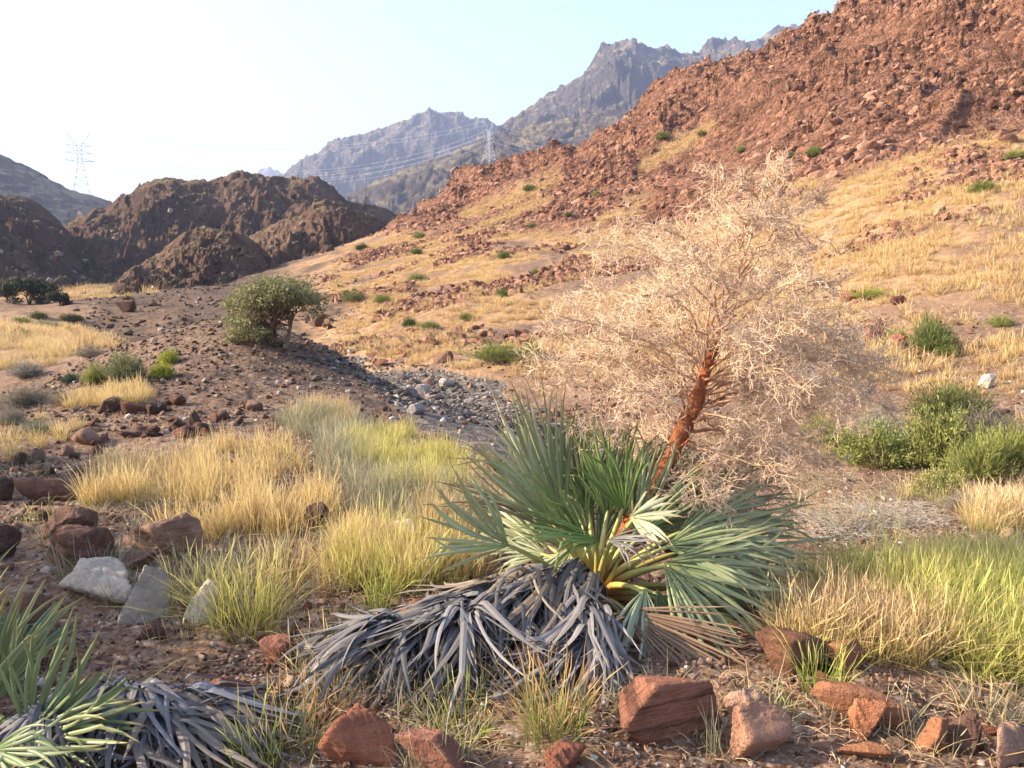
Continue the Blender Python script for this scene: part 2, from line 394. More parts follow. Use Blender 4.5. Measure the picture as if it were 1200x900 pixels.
hill('hill', 'broad dark brown hill with a jagged double top in the middle of the valley', [(40, 300, 215), (75, 262, 218), (100, 249, 220), (140, 231, 224), (165, 212, 226), (182, 206, 228), (200, 202, 230), (222, 208, 230), (240, 207, 232), (255, 209, 233), (268, 199, 235), (285, 195, 236), (310, 203, 238), (330, 207, 240), (355, 204, 242), (372, 208, 243), (388, 216, 245), (410, 236, 250), (450, 240, 258), (500, 262, 265), (540, 280, 270)], 85, 80, 5.0, BROWN2, 160, .05, 420, 180, zb=-3)
hill('hill', 'dark shaded hill at the near edge of the valley under the pylon slope', [(-420, 100, 150), (-200, 170, 160), (-100, 196, 170), (0, 222, 185), (28, 227, 188), (60, 246, 192), (85, 272, 196), (110, 300, 200), (140, 318, 205), (165, 338, 210)], 80, 90, 5.0, BROWN2, 190, .05, 420, 160, zb=-3)
hill('hill', 'smooth bluish slope in shade below the lattice pylon', [(-500, 20, 420), (-200, 95, 440), (0, 179, 460), (40, 199, 465), (80, 219, 470), (125, 233, 475), (160, 252, 480), (220, 280, 490)], 190, 160, 5, PURP, 220, .022, 360, 140, zb=-4, cragm=.3)
hill('mountain', 'hazy blue mountain with a rounded top standing behind the brown hills', [(240, 260, 2150), (300, 222, 2180), (332, 200, 2200), (345, 188, 2200), (375, 171, 2220), (400, 162, 2230), (430, 154, 2240), (450, 147, 2250), (470, 139, 2260), (500, 130, 2270), (520, 126, 2280), (545, 129, 2290), (560, 133, 2290), (580, 142, 2300), (600, 160, 2300), (700, 200, 2300)], 900, 900, 78, MOUNT, 250, .0042, 420, 190, zb=-4, cat='mountain', cragm=.4)
hill('mountain', 'tall grey blue mountain with a craggy summit above the red hill', [(520, 200, 1500), (545, 172, 1520), (560, 160, 1530), (590, 137, 1550), (620, 118, 1570), (645, 104, 1580), (662, 98, 1590), (680, 82, 1600), (690, 72, 1610), (700, 57, 1620), (710, 48, 1625), (722, 42, 1630), (740, 40, 1640), (755, 44, 1650), (766, 48, 1660), (780, 43, 1670), (795, 50, 1680), (830, 48, 1700), (870, 43, 1720), (895, 30, 1740), (912, 23, 1750), (930, 27, 1760), (960, 27, 1780), (1000, 8, 1800), (1100, -30, 1850), (1300, -20, 1900), (1500, 40, 1950)], 850, 700, 75, MOUNT, 280, .0045, 560, 210, zb=-4, cat='mountain', cragm=.4)
hill('mountain', 'low grassy spur in front of the blue mountain crossed by the power lines', [(330, 250, 900), (400, 232, 920), (440, 210, 940), (480, 194, 960), (510, 180, 980), (550, 162, 1000), (590, 150, 1020), (640, 140, 1040), (720, 130, 1060), (800, 120, 1080), (900, 120, 1100)], 430, 400, 24, MOUNT, 310, .009, 380, 150, zb=-4, cat='mountain', cragm=.35)
hill('mountain', 'tiny pale blue peak in the gap between the brown hill and the blue mountain', [(260, 240, 4300), (290, 206, 4300), (304, 197, 4300), (318, 195, 4300), (328, 201, 4300), (345, 212, 4300), (400, 235, 4300)], 1500, 1500, 60, MOUNT, 340, .003, 120, 60, zb=-4, cat='mountain')

# ------------------------------------------------------------------ builders: rocks, ribbons, tubes, scatter
import bmesh
_ICO = {}
def ico(n):
    if n not in _ICO:
        bm = bmesh.new(); bmesh.ops.create_icosphere(bm, subdivisions=n, radius=1)
        V = np.array([v.co[:] for v in bm.verts]); Fc = np.array([[v.index for v in f.verts] for f in bm.faces]); bm.free()
        _ICO[n] = (V / np.linalg.norm(V, axis=1)[:, None], Fc)
    return _ICO[n]
def rock_mesh(seed, dims=(1, 1, 1), sub=4, planes=11, rough=.05, mat=None, flat=0., soft=26., tilt=None, smooth=True):
    r = np.random.default_rng(seed); D, Fc = ico(sub)
    nn = r.normal(size=(planes, 3)); nn /= np.linalg.norm(nn, axis=1)[:, None]
    nn = np.concatenate([nn, [[0, 0, 1], [0, 0, -1]] + r.normal(size=(2, 3)) * .12]); nn /= np.linalg.norm(nn, axis=1)[:, None]
    dd = np.concatenate([r.uniform(.62, .95, planes), [.8 - flat, .8]])
    q = np.maximum(D @ nn.T, 1e-3) / dd
    rad = 1 / (np.log(np.exp(soft * np.minimum(q, 5)).sum(1)) / soft)
    P = D * rad[:, None]
    s = seed % 97
    for f, a in ((1.7, 1.), (4.1, .6), (9.3, .42), (19, .26), (37, .13)):
        P = P + D * (rough * a * (perlin(P[:, 0] * f + P[:, 2] * f * .71 + s, P[:, 1] * f - P[:, 2] * f * .63 + s, 5)))[:, None]
    P = P / np.abs(P).max(0) * .5 * np.array(dims)
    if tilt is not None: P = P @ np.array(Matrix.Rotation(tilt[0], 3, tilt[1])).T
    P[:, 2] -= P[:, 2].min()
    return mesh_data('rock', P, [Fc], mat, None, smooth)
def mat_rock(name, band, spec_col, bumpd=.04):
    m = N(name); p = m.obj(); oi = m.n('ShaderNodeObjectInfo')
    base = oi.outputs['Color']; sh = m.n('ShaderNodeVectorMath', {0: p, 1: oi.outputs['Random']}, operation='ADD').outputs[0]
    n1 = m.noise(sh, 5, 7, .7); n2 = m.noise(sh, 38, 5, .75)
    c = m.mix(1., base, m.ramp(n1, [(.25, (.5, .48, .47)), (.5, (1, 1, 1)), (.78, (1.35, 1.3, 1.25))]), 'MULTIPLY')
    c = m.mix(m.rng(n2, .5, .72, 0, .55), c, spec_col)
    bp = m.n('ShaderNodeMapping', {'Vector': sh, 'Rotation': (.35, .2, 0), 'Scale': (1.2, 1.2, 22)}).outputs[0]
    bn = m.noise(bp, 1.6, 3, .6)
    c = m.mix(m.rng(bn, .5, .66, 0, band), c, (.075, .035, .025))
    h = m.math('ADD', m.math('MULTIPLY', n1, 1.5), m.math('ADD', m.math('MULTIPLY', n2, .5), m.math('MULTIPLY', bn, band * 1.2)))
    h = m.math('ADD', h, m.math('MULTIPLY', m.vor(sh, 14, 'Distance'), -.35))
    return m.done(c, .92, m.bump(h, bumpd, 1.), .15)
M_ROCK = mat_rock('red_rock', .30, (.30, .18, .13))
M_ROCKB = mat_rock('banded_red_rock', .75, (.26, .12, .08))
M_PALE = mat_rock('pale_rock', .12, (.55, .50, .44))

class Strips:
    """many folded ribbons gathered into one mesh; h runs 0..1 along each, r is a random number per ribbon"""
    def __init__(s): s.V = []; s.Q = []; s.h = []; s.r = []; s.n = 0
    def add(s, pts, wid, side, fold=0., up=None, r=0., h=None):
        pts = np.asarray(pts, float); k = len(pts); side = np.asarray(side, float)
        if side.ndim == 1: side = np.repeat(side[None], k, 0)
        wv = side * np.asarray(wid)[:, None]
        if up is not None:
            mid = pts + up * (np.asarray(wid) * fold)[:, None]
            s.V.append(np.stack([pts - wv, mid, pts + wv], 1).reshape(-1, 3)); c = 3
        else:
            s.V.append(np.stack([pts - wv, pts + wv], 1).reshape(-1, 3)); c = 2
        s.Q.append(grid_faces(k, c) + s.n); s.n += k * c
        hh = np.linspace(0, 1, k) if h is None else h
        s.h.append(np.repeat(hh, c)); s.r.append(np.full(k * c, r))
    def mesh(s, name, mat, base=(0, 0, 0), smooth=True):
        return mesh_data(name, np.concatenate(s.V) - np.asarray(base), [np.concatenate(s.Q)], mat, dict(h=np.concatenate(s.h), rnd=np.concatenate(s.r)), smooth)
class Tubes:
    def __init__(s): s.V = []; s.Q = []; s.r = []; s.h = []; s.n = 0
    def add(s, pts, rad, k=5, r=0., h=None):
        pts = np.asarray(pts, float); m = len(pts); rad = np.asarray(rad, float) * np.ones(m)
        t = np.gradient(pts, axis=0); t /= np.linalg.norm(t, axis=1)[:, None] + 1e-9
        ref = np.array([0, 0, 1.]) if abs(t[0][2]) < .8 else np.array([1., 0, 0])
        a = np.cross(t, ref); a /= np.linalg.norm(a, axis=1)[:, None] + 1e-9; b = np.cross(t, a)
        ang = np.arange(k) * 2 * pi / k
        s.V.append((pts[:, None] + rad[:, None, None] * (a[:, None] * np.cos(ang)[None, :, None] + b[:, None] * np.sin(ang)[None, :, None])).reshape(-1, 3))
        i = np.arange(m * k).reshape(m, k); j = np.roll(i, -1, 1)
        s.Q.append(np.stack([i[:-1], j[:-1], j[1:], i[1:]], -1).reshape(-1, 4) + s.n); s.n += m * k
        s.r.append(np.full(m * k, r)); s.h.append(np.repeat(np.linspace(0, 1, m) if h is None else h, k))
    def mesh(s, name, mat, base=(0, 0, 0)):
        return mesh_data(name, np.concatenate(s.V) - np.asarray(base), [np.concatenate(s.Q)], mat, dict(h=np.concatenate(s.h), rnd=np.concatenate(s.r)))
def norm(a): a = np.asarray(a, float); return a / (np.linalg.norm(a) + 1e-9)
def bez(p0, p1, p2, n):
    t = np.linspace(0, 1, n)[:, None]; return (1 - t) ** 2 * np.asarray(p0) + 2 * t * (1 - t) * np.asarray(p1) + t * t * np.asarray(p2)

def proto(name, meshes):
    c = bpy.data.collections.new(name)
    for i, me in enumerate(meshes): c.objects.link(bpy.data.objects.new('%s_%02d' % (name, i), me))
    return c
def scatter(name, label, cat, P, col, nproto, scale, seed, tilt=.1, squash=None, normal=None):
    """one object of uncountable stuff: the pieces are instanced on the points of its own mesh"""
    r = np.random.default_rng(seed); P = np.asarray(P, np.float32); n = len(P)
    me = bpy.data.meshes.new(name); me.vertices.add(n); me.vertices.foreach_set('co', P.ravel())
    rot = np.stack([r.normal(0, tilt, n), r.normal(0, tilt, n), r.uniform(0, 2 * pi, n)], -1).astype(np.float32)
    sc = np.repeat(np.asarray(scale)[:, None], 3, 1) * (r.uniform(.85, 1.15, (n, 3)) if squash is None else np.asarray(squash) * r.uniform(.75, 1.25, (n, 3)))
    me.attributes.new('rot', 'FLOAT_VECTOR', 'POINT').data.foreach_set('vector', rot.ravel())
    me.attributes.new('scl', 'FLOAT_VECTOR', 'POINT').data.foreach_set('vector', sc.astype(np.float32).ravel())
    me.attributes.new('idx', 'INT', 'POINT').data.foreach_set('value', r.integers(0, nproto, n).astype(np.int32))
    o = link(name, me)
    g = bpy.data.node_groups.new(name + '_spread', 'GeometryNodeTree')
    g.interface.new_socket('Geometry', in_out='INPUT', socket_type='NodeSocketGeometry')
    g.interface.new_socket('Geometry', in_out='OUTPUT', socket_type='NodeSocketGeometry')
    gi = g.nodes.new('NodeGroupInput'); go = g.nodes.new('NodeGroupOutput'); ip = g.nodes.new('GeometryNodeInstanceOnPoints')
    ci = g.nodes.new('GeometryNodeCollectionInfo'); ci.inputs['Collection'].default_value = col
    ci.inputs['Separate Children'].default_value = True; ci.inputs['Reset Children'].default_value = True
    def na(nm, t):
        q = g.nodes.new('GeometryNodeInputNamedAttribute'); q.data_type = t; q.inputs['Name'].default_value = nm
        return [x for x in q.outputs if x.enabled and x.name == 'Attribute'][0]
    e = g.nodes.new('FunctionNodeEulerToRotation')
    L = g.links.new
    L(na('rot', 'FLOAT_VECTOR'), e.inputs[0]); L(gi.outputs[0], ip.inputs['Points']); L(ci.outputs[0], ip.inputs['Instance'])
    ip.inputs['Pick Instance'].default_value = True
    L(na('idx', 'INT'), ip.inputs['Instance Index']); L(e.outputs[0], ip.inputs['Rotation']); L(na('scl', 'FLOAT_VECTOR'), ip.inputs['Scale'])
    L(ip.outputs[0], go.inputs[0])
    md = o.modifiers.new('spread', 'NODES'); md.node_group = g
    return put(o, label, cat, kind='stuff')
def zone_pts(poly, n, seed, dens=None, pad=0., keep=None):
    """n points spread evenly over the ground inside a patch"""
    r = np.random.default_rng(seed); c = np.array([gp(*p) for p in poly])
    lo = c.min(0)[:2] - pad; hi = c.max(0)[:2] + pad; out = []; tot = 0
    for _ in range(60):
        x = r.uniform(lo[0], hi[0], 6000); y = r.uniform(lo[1], hi[1], 6000); z = height(x, y)
        u, v = project(x, y, z); jn = fbm(x * 1.3, y * 1.3, 3, seed)
        m = inpoly(u + jn * 14, v + jn * 7, poly)
        if dens is not None: m &= r.random(6000) < dens(x, y)
        out.append(np.stack([x, y, z], -1)[m]); tot += m.sum()
        if tot >= n: break
    return np.concatenate(out)[:n]
def world_pts(n, yr, seed, maskf, xr=(-.75, .78), by=2.0):
    """points over the open ground between two distances, density falling off slowly with distance"""
    r = np.random.default_rng(seed); out = []; tot = 0
    for _ in range(60):
        k = 12000; t = r.random(k)
        if by == 0: y = np.exp(np.log(yr[0]) + t * np.log(yr[1] / yr[0]))
        else: y = np.sqrt(yr[0] ** 2 + t * (yr[1] ** 2 - yr[0] ** 2))
        x = r.uniform(*xr, k) * y; z = height(x, y); m = r.random(k) < maskf(x, y, z)
        out.append(np.stack([x, y, z], -1)[m]); tot += m.sum()
        if tot >= n: break
    return np.concatenate(out)[:n]

# ------------------------------------------------------------------ plants: materials and tufts
def mat_blade(name, stops, rough=.6, trans=.35, vary=.36, objcol=False, spec=.15):
    m = N(name); h = m.attr('h'); rn = m.attr('rnd'); oi = m.n('ShaderNodeObjectInfo')
    c = m.ramp(h, stops)
    if objcol: c = m.mix(1., c, oi.outputs['Color'], 'MULTIPLY')
    k = m.math('ADD', m.math('MULTIPLY', rn, vary * 1.3), m.math('MULTIPLY', oi.outputs['Random'], vary * .7))
    hv = m.n('ShaderNodeHueSaturation', {'Hue': m.math('ADD', m.math('MULTIPLY', k, .05), .493), 'Value': m.math('ADD', k, 1 - vary), 'Color': c}).outputs[0]
    d = m.n('ShaderNodeBsdfPrincipled', {'Base Color': hv, 'Roughness': rough, 'Specular IOR Level': spec})
    t = m.n('ShaderNodeBsdfTranslucent', {'Color': hv}); mx = m.n('ShaderNodeMixShader', {0: trans, 1: d.outputs[0], 2: t.outputs[0]})
    m.t.links.new(mx.outputs[0], m.out.inputs[0]); return m.m
G_GOLD = mat_blade('golden_grass', [(0, (.26, .19, .07)), (.35, (.50, .345, .14)), (.8, (.66, .46, .23)), (1, (.74, .57, .36))])
G_STRAW = mat_blade('straw_grass', [(0, (.32, .20, .095)), (.4, (.52, .34, .165)), (1, (.64, .44, .25))])
G_GREEN = mat_blade('green_grass', [(0, (.13, .17, .03)), (.4, (.30, .35, .055)), (.8, (.46, .45, .12)), (1, (.6, .5, .22))])
G_LIME = mat_blade('lime_grass', [(0, (.24, .21, .06)), (.4, (.42, .385, .105)), (.8, (.58, .49, .17)), (1, (.66, .54, .28))])
G_ROSE = mat_blade('rosy_grass', [(0, (.26, .20, .08)), (.4, (.48, .35, .14)), (.75, (.60, .42, .22)), (1, (.66, .46, .32))])
G_GREY = mat_blade('grey_grass', [(0, (.19, .16, .10)), (.4, (.30, .26, .16)), (1, (.40, .36, .25))])
def tuft(seed, n, hgt, base, lean, wid, mat, curl=.6, seeds=.4, name='grass_tuft', pts=5):
    r = np.random.default_rng(seed); S = Strips()
    for i in range(n):
        a = r.uniform(0, 2 * pi); d = base * math.sqrt(r.random()); b = np.array([cos(a) * d, sin(a) * d, -.02])
        a2 = a + r.normal(0, .9); ln = abs(r.normal(0, lean)) + .04 + (r.uniform(.4, 1.0) if r.random() < .13 else 0); H = hgt * r.uniform(.45, 1.08)
        t = np.linspace(0, 1, pts)
        out = H * (np.sin(ln) * t + curl * ln * t ** 2.4 * .6); up = H * (np.cos(ln) * t - .25 * curl * ln * t ** 3)
        P = b + np.stack([np.cos(a2) * out, np.sin(a2) * out, up], -1)
        P[1:-1] += r.normal(0, .012 * H, (pts - 2, 3))
        ws = wid * r.uniform(.6, 1.25) * np.interp(t, [0, .3, 1], [.8, 1, .12])
        if r.random() < seeds: ws = wid * np.interp(t, [0, .6, .82, 1], [.4, .35, 1.25, .2]) * r.uniform(.8, 1.2)
        f = r.uniform(0, pi); S.add(P, ws, np.array([cos(f), sin(f), .0]), r=r.random())
    return S.mesh(name, mat, smooth=True)
PR = {}
PR['gold'] = proto('golden_tuft', [tuft(10 + i, 52, .40, .10, .28, .0032, G_GOLD, seeds=.55) for i in range(5)])
PR['straw'] = proto('straw_tuft', [tuft(20 + i, 34, .34, .14, .42, .0075, G_STRAW, seeds=.2, pts=4) for i in range(5)])
PR['green'] = proto('green_tuft', [tuft(30 + i, 60, .42, .10, .30, .0034, G_GREEN, seeds=.3) for i in range(5)])
PR['lime'] = proto('lime_tuft', [tuft(40 + i, 54, .42, .10, .27, .0034, G_LIME, seeds=.4) for i in range(5)])
PR['rose'] = proto('rosy_tuft', [tuft(50 + i, 44, .38, .10, .30, .0032, G_ROSE, seeds=.6) for i in range(5)])
PR['grey'] = proto('grey_tuft', [tuft(60 + i, 44, .28, .11, .5, .003, G_GREY, seeds=.1) for i in range(4)])

# ------------------------------------------------------------------ loose stones lying everywhere
def mat_pebble(name, stops, bd=.004):
    m = N(name); p = m.obj(); oi = m.n('ShaderNodeObjectInfo')
    c = m.ramp(oi.outputs['Random'], stops); n1 = m.noise(p, 6, 4, .7)
    c = m.mix(.6, c, m.mix(1., c, m.ramp(n1, [(.3, (.55, .55, .55)), (.7, (1.35, 1.3, 1.3))]), 'MULTIPLY'))
    return m.done(c, .93, m.bump(n1, bd, .8), .12)
M_PEB = mat_pebble('pebble', [(0, (.065, .036, .026)), (.3, (.13, .074, .047)), (.6, (.20, .12, .077)), (.82, (.26, .175, .125)), (.93, (.37, .31, .255)), (1, (.5, .46, .41))])
M_WADI = mat_pebble('wadi_stone', [(0, (.06, .05, .042)), (.45, (.125, .104, .086)), (.8, (.20, .168, .142)), (1, (.42, .375, .33))], .02)
M_CRAG = mat_pebble('crag_stone', [(0, (.13, .068, .048)), (.35, (.235, .12, .078)), (.7, (.31, .162, .105)), (1, (.40, .24, .165))], .1)
M_DARK = mat_pebble('dark_stone', [(0, (.05, .036, .027)), (.5, (.105, .073, .052)), (.85, (.18, .128, .092)), (1, (.32, .27, .22))], .01)
PR['peb'] = proto('pebble_piece', [rock_mesh(300 + i, (1, .8, .6), 2, 8, .03, M_PEB) for i in range(6)])
PR['wad'] = proto('wadi_piece', [rock_mesh(320 + i, (1, .75, .42), 2, 7, .03, M_WADI, soft=90, smooth=False) for i in range(6)])
PR['crag'] = proto('crag_piece', [rock_mesh(340 + i, (1.5, .8, .8), 2, 6, .03, M_CRAG, soft=200, smooth=False) for i in range(7)])
PR['dark'] = proto('dark_piece', [rock_mesh(360 + i, (1, .8, .5), 2, 7, .03, M_DARK, soft=90, smooth=False) for i in range(6)])
def stones():
    r = np.random.default_rng(5)
    def near(x, y, z): return .25 + .75 * sstep(-.2, .5, fbm(x * .9, y * .9, 3, 33))
    P = world_pts(60000, (1.6, 9), 11, near, (-.95, .95), 0); s = .006 + .026 * r.random(len(P)) ** 3.4 ; s = s * (1 + .02 * P[:, 1])
    P[:, 2] -= s * .15
    scatter('pebbles', 'small reddish brown gravel covering the ground in front', 'pebbles', P, PR['peb'], 6, s, 1, .4)
    P = world_pts(5200, (2.6, 14), 12, near, by=0); s = .022 + .07 * r.random(len(P)) ** 4; s = s * np.interp(P[:, 1], [2, 14], [.8, 1.7]); P[:, 2] -= s * .15
    scatter('gravel', 'coarser brown stones strewn between the grass tufts', 'gravel', P, PR['peb'], 6, s, 2, .35)
    def wd(x, y, z):
        u, v, rk, t, k, m_ = zones(x, y, z); return np.maximum(k * .9, .10 * sstep(310, 350, u) * sstep(800, 720, u) * (v > 398) * (v < 560))
    P = world_pts(14000, (10, 36), 13, wd, (-.45, .35)); s = .025 + .17 * r.random(len(P)) ** 4; P[:, 2] -= s * .12
    scatter('wadi_stones', 'grey stones paving the dry wadi bed', 'stones', P, PR['wad'], 6, s, 3, .25)
    def md(x, y, z): return zones(x, y, z)[5]
    P = world_pts(8000, (8, 24), 14, lambda x, y, z: np.minimum(1, 2.8 * md(x, y, z)), (-.9, .1)); s = .02 + .09 * r.random(len(P)) ** 3; P[:, 2] -= s * .12
    scatter('mound_rubble', 'dark brown rubble lying on the low mound', 'rubble', P, PR['dark'], 6, s, 4, .3)
    def scree(x, y, z):
        u, v = project(x, y, z); return ((u < 460) & (v > 322) & (u > 90)) * (.3 + .7 * sstep(-.3, .4, fbm(x * .15, y * .15, 3, 35)))
    P = world_pts(5200, (26, 100), 15, scree, (-.6, -.1)); s = .08 + .45 * r.random(len(P)) ** 5; P[:, 2] -= s * .15
    scatter('scree', 'dark brown scree at the foot of the near knoll', 'rubble', P, PR['dark'], 6, s, 5, .3)
    def slope(x, y, z):
        u, v, rk, t, w_, m_ = zones(x, y, z); return (u > 380) * (1 - rk) * sstep(-.1, .45, fbm(x * .10, y * .10, 3, 36) - .1)
    P = world_pts(24000, (14, 100), 16, slope, (-.3, .78), 1); s = .06 + .5 * r.random(len(P)) ** 4.5 * np.interp(P[:, 1], [14, 60], [.6, 1.4]); P[:, 2] -= s * .12
    scatter('slope_stones', 'red brown stones scattered over the grassy slope', 'stones', P, PR['crag'], 7, s, 6, .35, (.8, 1, .8))
    def hillm(x, y, z):
        zb = z; u, v, rk, t, w_, m_ = zones(x, y, zb)
        a = x * .93 - y * .37; b = x * .37 + y * .93 + .55 * z
        return rk * (1 - t) * (.06 + .94 * sstep(-.25, .4, fbm(a * .045, b * .09, 4, 66) + .12))
    P = world_pts(42000, (40, 160), 17, hillm, (-.2, .8), 1); s = .14 + .75 * r.random(len(P)) ** 5; P[:, 2] -= s * .25
    o = scatter('crags', 'broken blocks of red rock cropping out of the hillside', 'crags', P, PR['crag'], 7, s, 7, .3)
    n = len(P); rot = np.stack([r.normal(0, .3, n), .55 + r.normal(0, .3, n), radians(158) + r.normal(0, .45, n)], -1).astype(np.float32)
    o.data.attributes['rot'].data.foreach_set('vector', rot.ravel())
    for i, (HP, hm) in enumerate(HILLPTS[:4]):
        nq = 2600 if i < 2 else 4200
        Q = HP[r.integers(0, len(HP), nq)] + r.normal(0, .25, (nq, 3)) * np.array([1, 1, .3]); s = (.25 + 1.6 * r.random(nq) ** 6) * (.7 if i < 2 else 1.2)
        Q[:, 2] -= s * .2
        scatter('outcrops', ('blocks', 'ledges', 'broken blocks', 'shaded blocks')[i] + ' of brown rock sticking out of the ' + ('near knoll', 'humped second knoll', 'broad dark brown hill', 'shaded hill at the valley edge')[i], 'crags', Q, PR['dark'], 6, s, 30 + i, .45, (1, .9, 1.1))
stones()

# ------------------------------------------------------------------ grass
def grasses():
    r = np.random.default_rng(6)
    def add(name, label, poly, n, key, np_, sc, seed, dens=None, spread=.25):
        P = zone_pts(poly, n, seed, dens); s = sc * np.exp(np.clip(r.normal(0, spread, len(P)), -.7, .38))
        scatter(name, label, 'grass', P, PR[key], np_, s, seed, .12)
    patch = lambda k, lo=-.2, hi=.3: (lambda x, y: sstep(lo, hi, fbm(x * .8, y * .8, 3, k)))
    add('dry_grass', 'thick golden dry grass in the sunlit patch beside the brown mound', [(100, 590), (112, 550), (160, 525), (240, 522), (330, 530), (375, 545), (382, 580), (370, 630), (300, 640), (200, 632), (140, 612)], 300, 'gold', 5, .56, 101, patch(201, -.45, .2), .32)
    add('dry_grass', 'yellowing grass standing around the pale half hidden stone', [(390, 650), (400, 632), (440, 628), (490, 648), (545, 655), (560, 680), (520, 700), (450, 700), (400, 690)], 80, 'lime', 5, .50, 102, patch(202, -.4, .2), .32)
    add('dry_grass', 'golden fringe of grass mixed among the yellow green patch', [(385, 640), (420, 625), (490, 640), (560, 650), (560, 690), (450, 690)], 120, 'gold', 5, .48, 103, None, .32)
    add('green_grass', 'dense green grass growing to waist height beyond the palm tips', [(935, 700), (980, 690), (1050, 680), (1110, 668), (1190, 680), (1290, 700), (1290, 810), (1130, 795), (1100, 750), (1000, 725)], 420, 'lime', 5, .56, 104, patch(204, -.4, .2), .32)
    add('green_grass', 'darker green grass under the bright grass near the frame edge', [(960, 700), (1100, 690), (1290, 700), (1290, 810), (1150, 800), (1050, 730)], 320, 'green', 5, .58, 105, patch(205, -.3, .2), .32)
    add('dry_grass', 'rosy straw grass in front of the green grass by the palm', [(900, 740), (940, 720), (1000, 715), (1090, 740), (1130, 775), (1080, 782), (980, 772), (920, 765)], 140, 'rose', 5, .58, 106, patch(206, -.5, .2), .32)
    add('green_grass', 'yellow green grass on the bank beside the dry wadi', [(405, 520), (440, 505), (500, 512), (550, 532), (545, 565), (500, 590), (450, 580), (425, 550)], 230, 'lime', 5, .42, 107, patch(207, -.3, .2), .35)
    add('dry_grass', 'pale straw grass between the wadi bank and the palm', [(470, 600), (500, 570), (560, 560), (600, 600), (560, 640), (500, 640)], 110, 'gold', 5, .42, 108, None, .35)
    add('dry_grass', 'grey olive grass on the flank of the mound', [(330, 500), (345, 478), (400, 480), (430, 510), (410, 580), (385, 560), (375, 520)], 170, 'grey', 4, .8, 109)
    add('dry_grass', 'straw tufts on the crest of the stony mound', [(335, 490), (360, 470), (410, 480), (415, 500), (370, 505)], 50, 'gold', 5, .45, 110)
    add('dry_grass', 'low rusty litter grass behind the yellow patch', [(400, 600), (430, 560), (560, 575), (600, 620), (470, 625)], 190, 'grey', 4, .7, 111)
    add('dry_grass', 'short golden grass around the grey and lime shrubs', [(75, 480), (100, 460), (180, 452), (190, 470), (150, 485), (100, 500), (30, 530), (0, 540), (0, 520)], 150, 'gold', 5, .42, 112, patch(212), .35)
    add('dry_grass', 'brownish gold grass filling the shaded left of the valley', [(-40, 440), (-40, 395), (40, 388), (90, 405), (60, 430), (20, 442)], 520, 'rose', 5, .75, 113, patch(213), .35)
    add('dry_grass', 'pale yellow grass across the valley floor', [(-40, 395), (-40, 372), (60, 380), (120, 392), (150, 402), (90, 412), (40, 402)], 900, 'straw', 5, .95, 114, patch(214), .35)
    add('dry_grass', 'thin dry grass between the rocks at the front of the frame', [(20, 640), (160, 560), (420, 700), (500, 800), (900, 830), (1200, 830), (1200, 895), (300, 895), (330, 760), (200, 740)], 90, 'grey', 4, .6, 115)
    add('dry_grass', 'thin straw grass on the sandy strip beyond the palm', [(930, 560), (1050, 560), (1150, 610), (1000, 640), (900, 620)], 50, 'grey', 4, .6, 116)
    add('dry_grass', 'orange dry grass heaped at the wadi edge', [(1130, 620), (1150, 600), (1220, 592), (1220, 625), (1160, 630)], 130, 'rose', 5, .6, 117)
    add('dry_grass', 'short straw grass between the bushes of the green bank', [(940, 540), (1000, 500), (1100, 480), (1220, 500), (1220, 600), (1100, 600), (980, 560)], 120, 'rose', 5, .5, 121, patch(221, -.2, .2))
    add('dry_grass', 'thin straw grass on the red soil above the green bank', [(900, 470), (1000, 420), (1220, 400), (1220, 500), (1050, 480)], 130, 'straw', 5, .55, 122, patch(222, -.1, .3))
    add('dry_grass', 'straw grass on the bare shoulder of the slope near the frame edge', [(1010, 300), (1090, 225), (1290, 225), (1290, 345), (1100, 345)], 420, 'straw', 5, .9, 123, patch(223, -.5, .3))
    # straw grass over the slope
    def sl(x, y, z):
        u, v, rk, t, w_, m_ = zones(x, y, z)
        k = sstep(.0, .45, fbm(x * .16, y * .16, 3, 90) + .34 + .12 * sstep(700, 1000, u)) * sstep(-.45, .25, fbm(x * .5, y * .5, 3, 91) + .05)
        return np.maximum(k * (1 - rk) * (1 - w_) * sstep(370, 430, u) * sstep(470, 420, v - .12 * np.maximum(0, u - 800)), t * .8)
    P = world_pts(27000, (13, 130), 118, sl, (-.3, .8), 1); s = .70 * np.exp(np.clip(r.normal(0, .3, len(P)), -.7, .5))
    scatter('dry_grass', 'straw coloured grass growing in patches over the wide slope', 'grass', P, PR['straw'], 5, s, 118, .2)
    P = world_pts(2600, (80, 200), 119, lambda x, y, z: (project(x, y, z)[0] < 190) * sstep(-.2, .3, fbm(x * .08, y * .08, 2, 92) + .2), (-.72, -.3)); s = 1.6 * np.exp(r.normal(0, .3, len(P)))
    scatter('dry_grass', 'pale grass on the far valley floor below the dark hills', 'grass', P, PR['straw'], 5, s, 119, .2)
grasses()

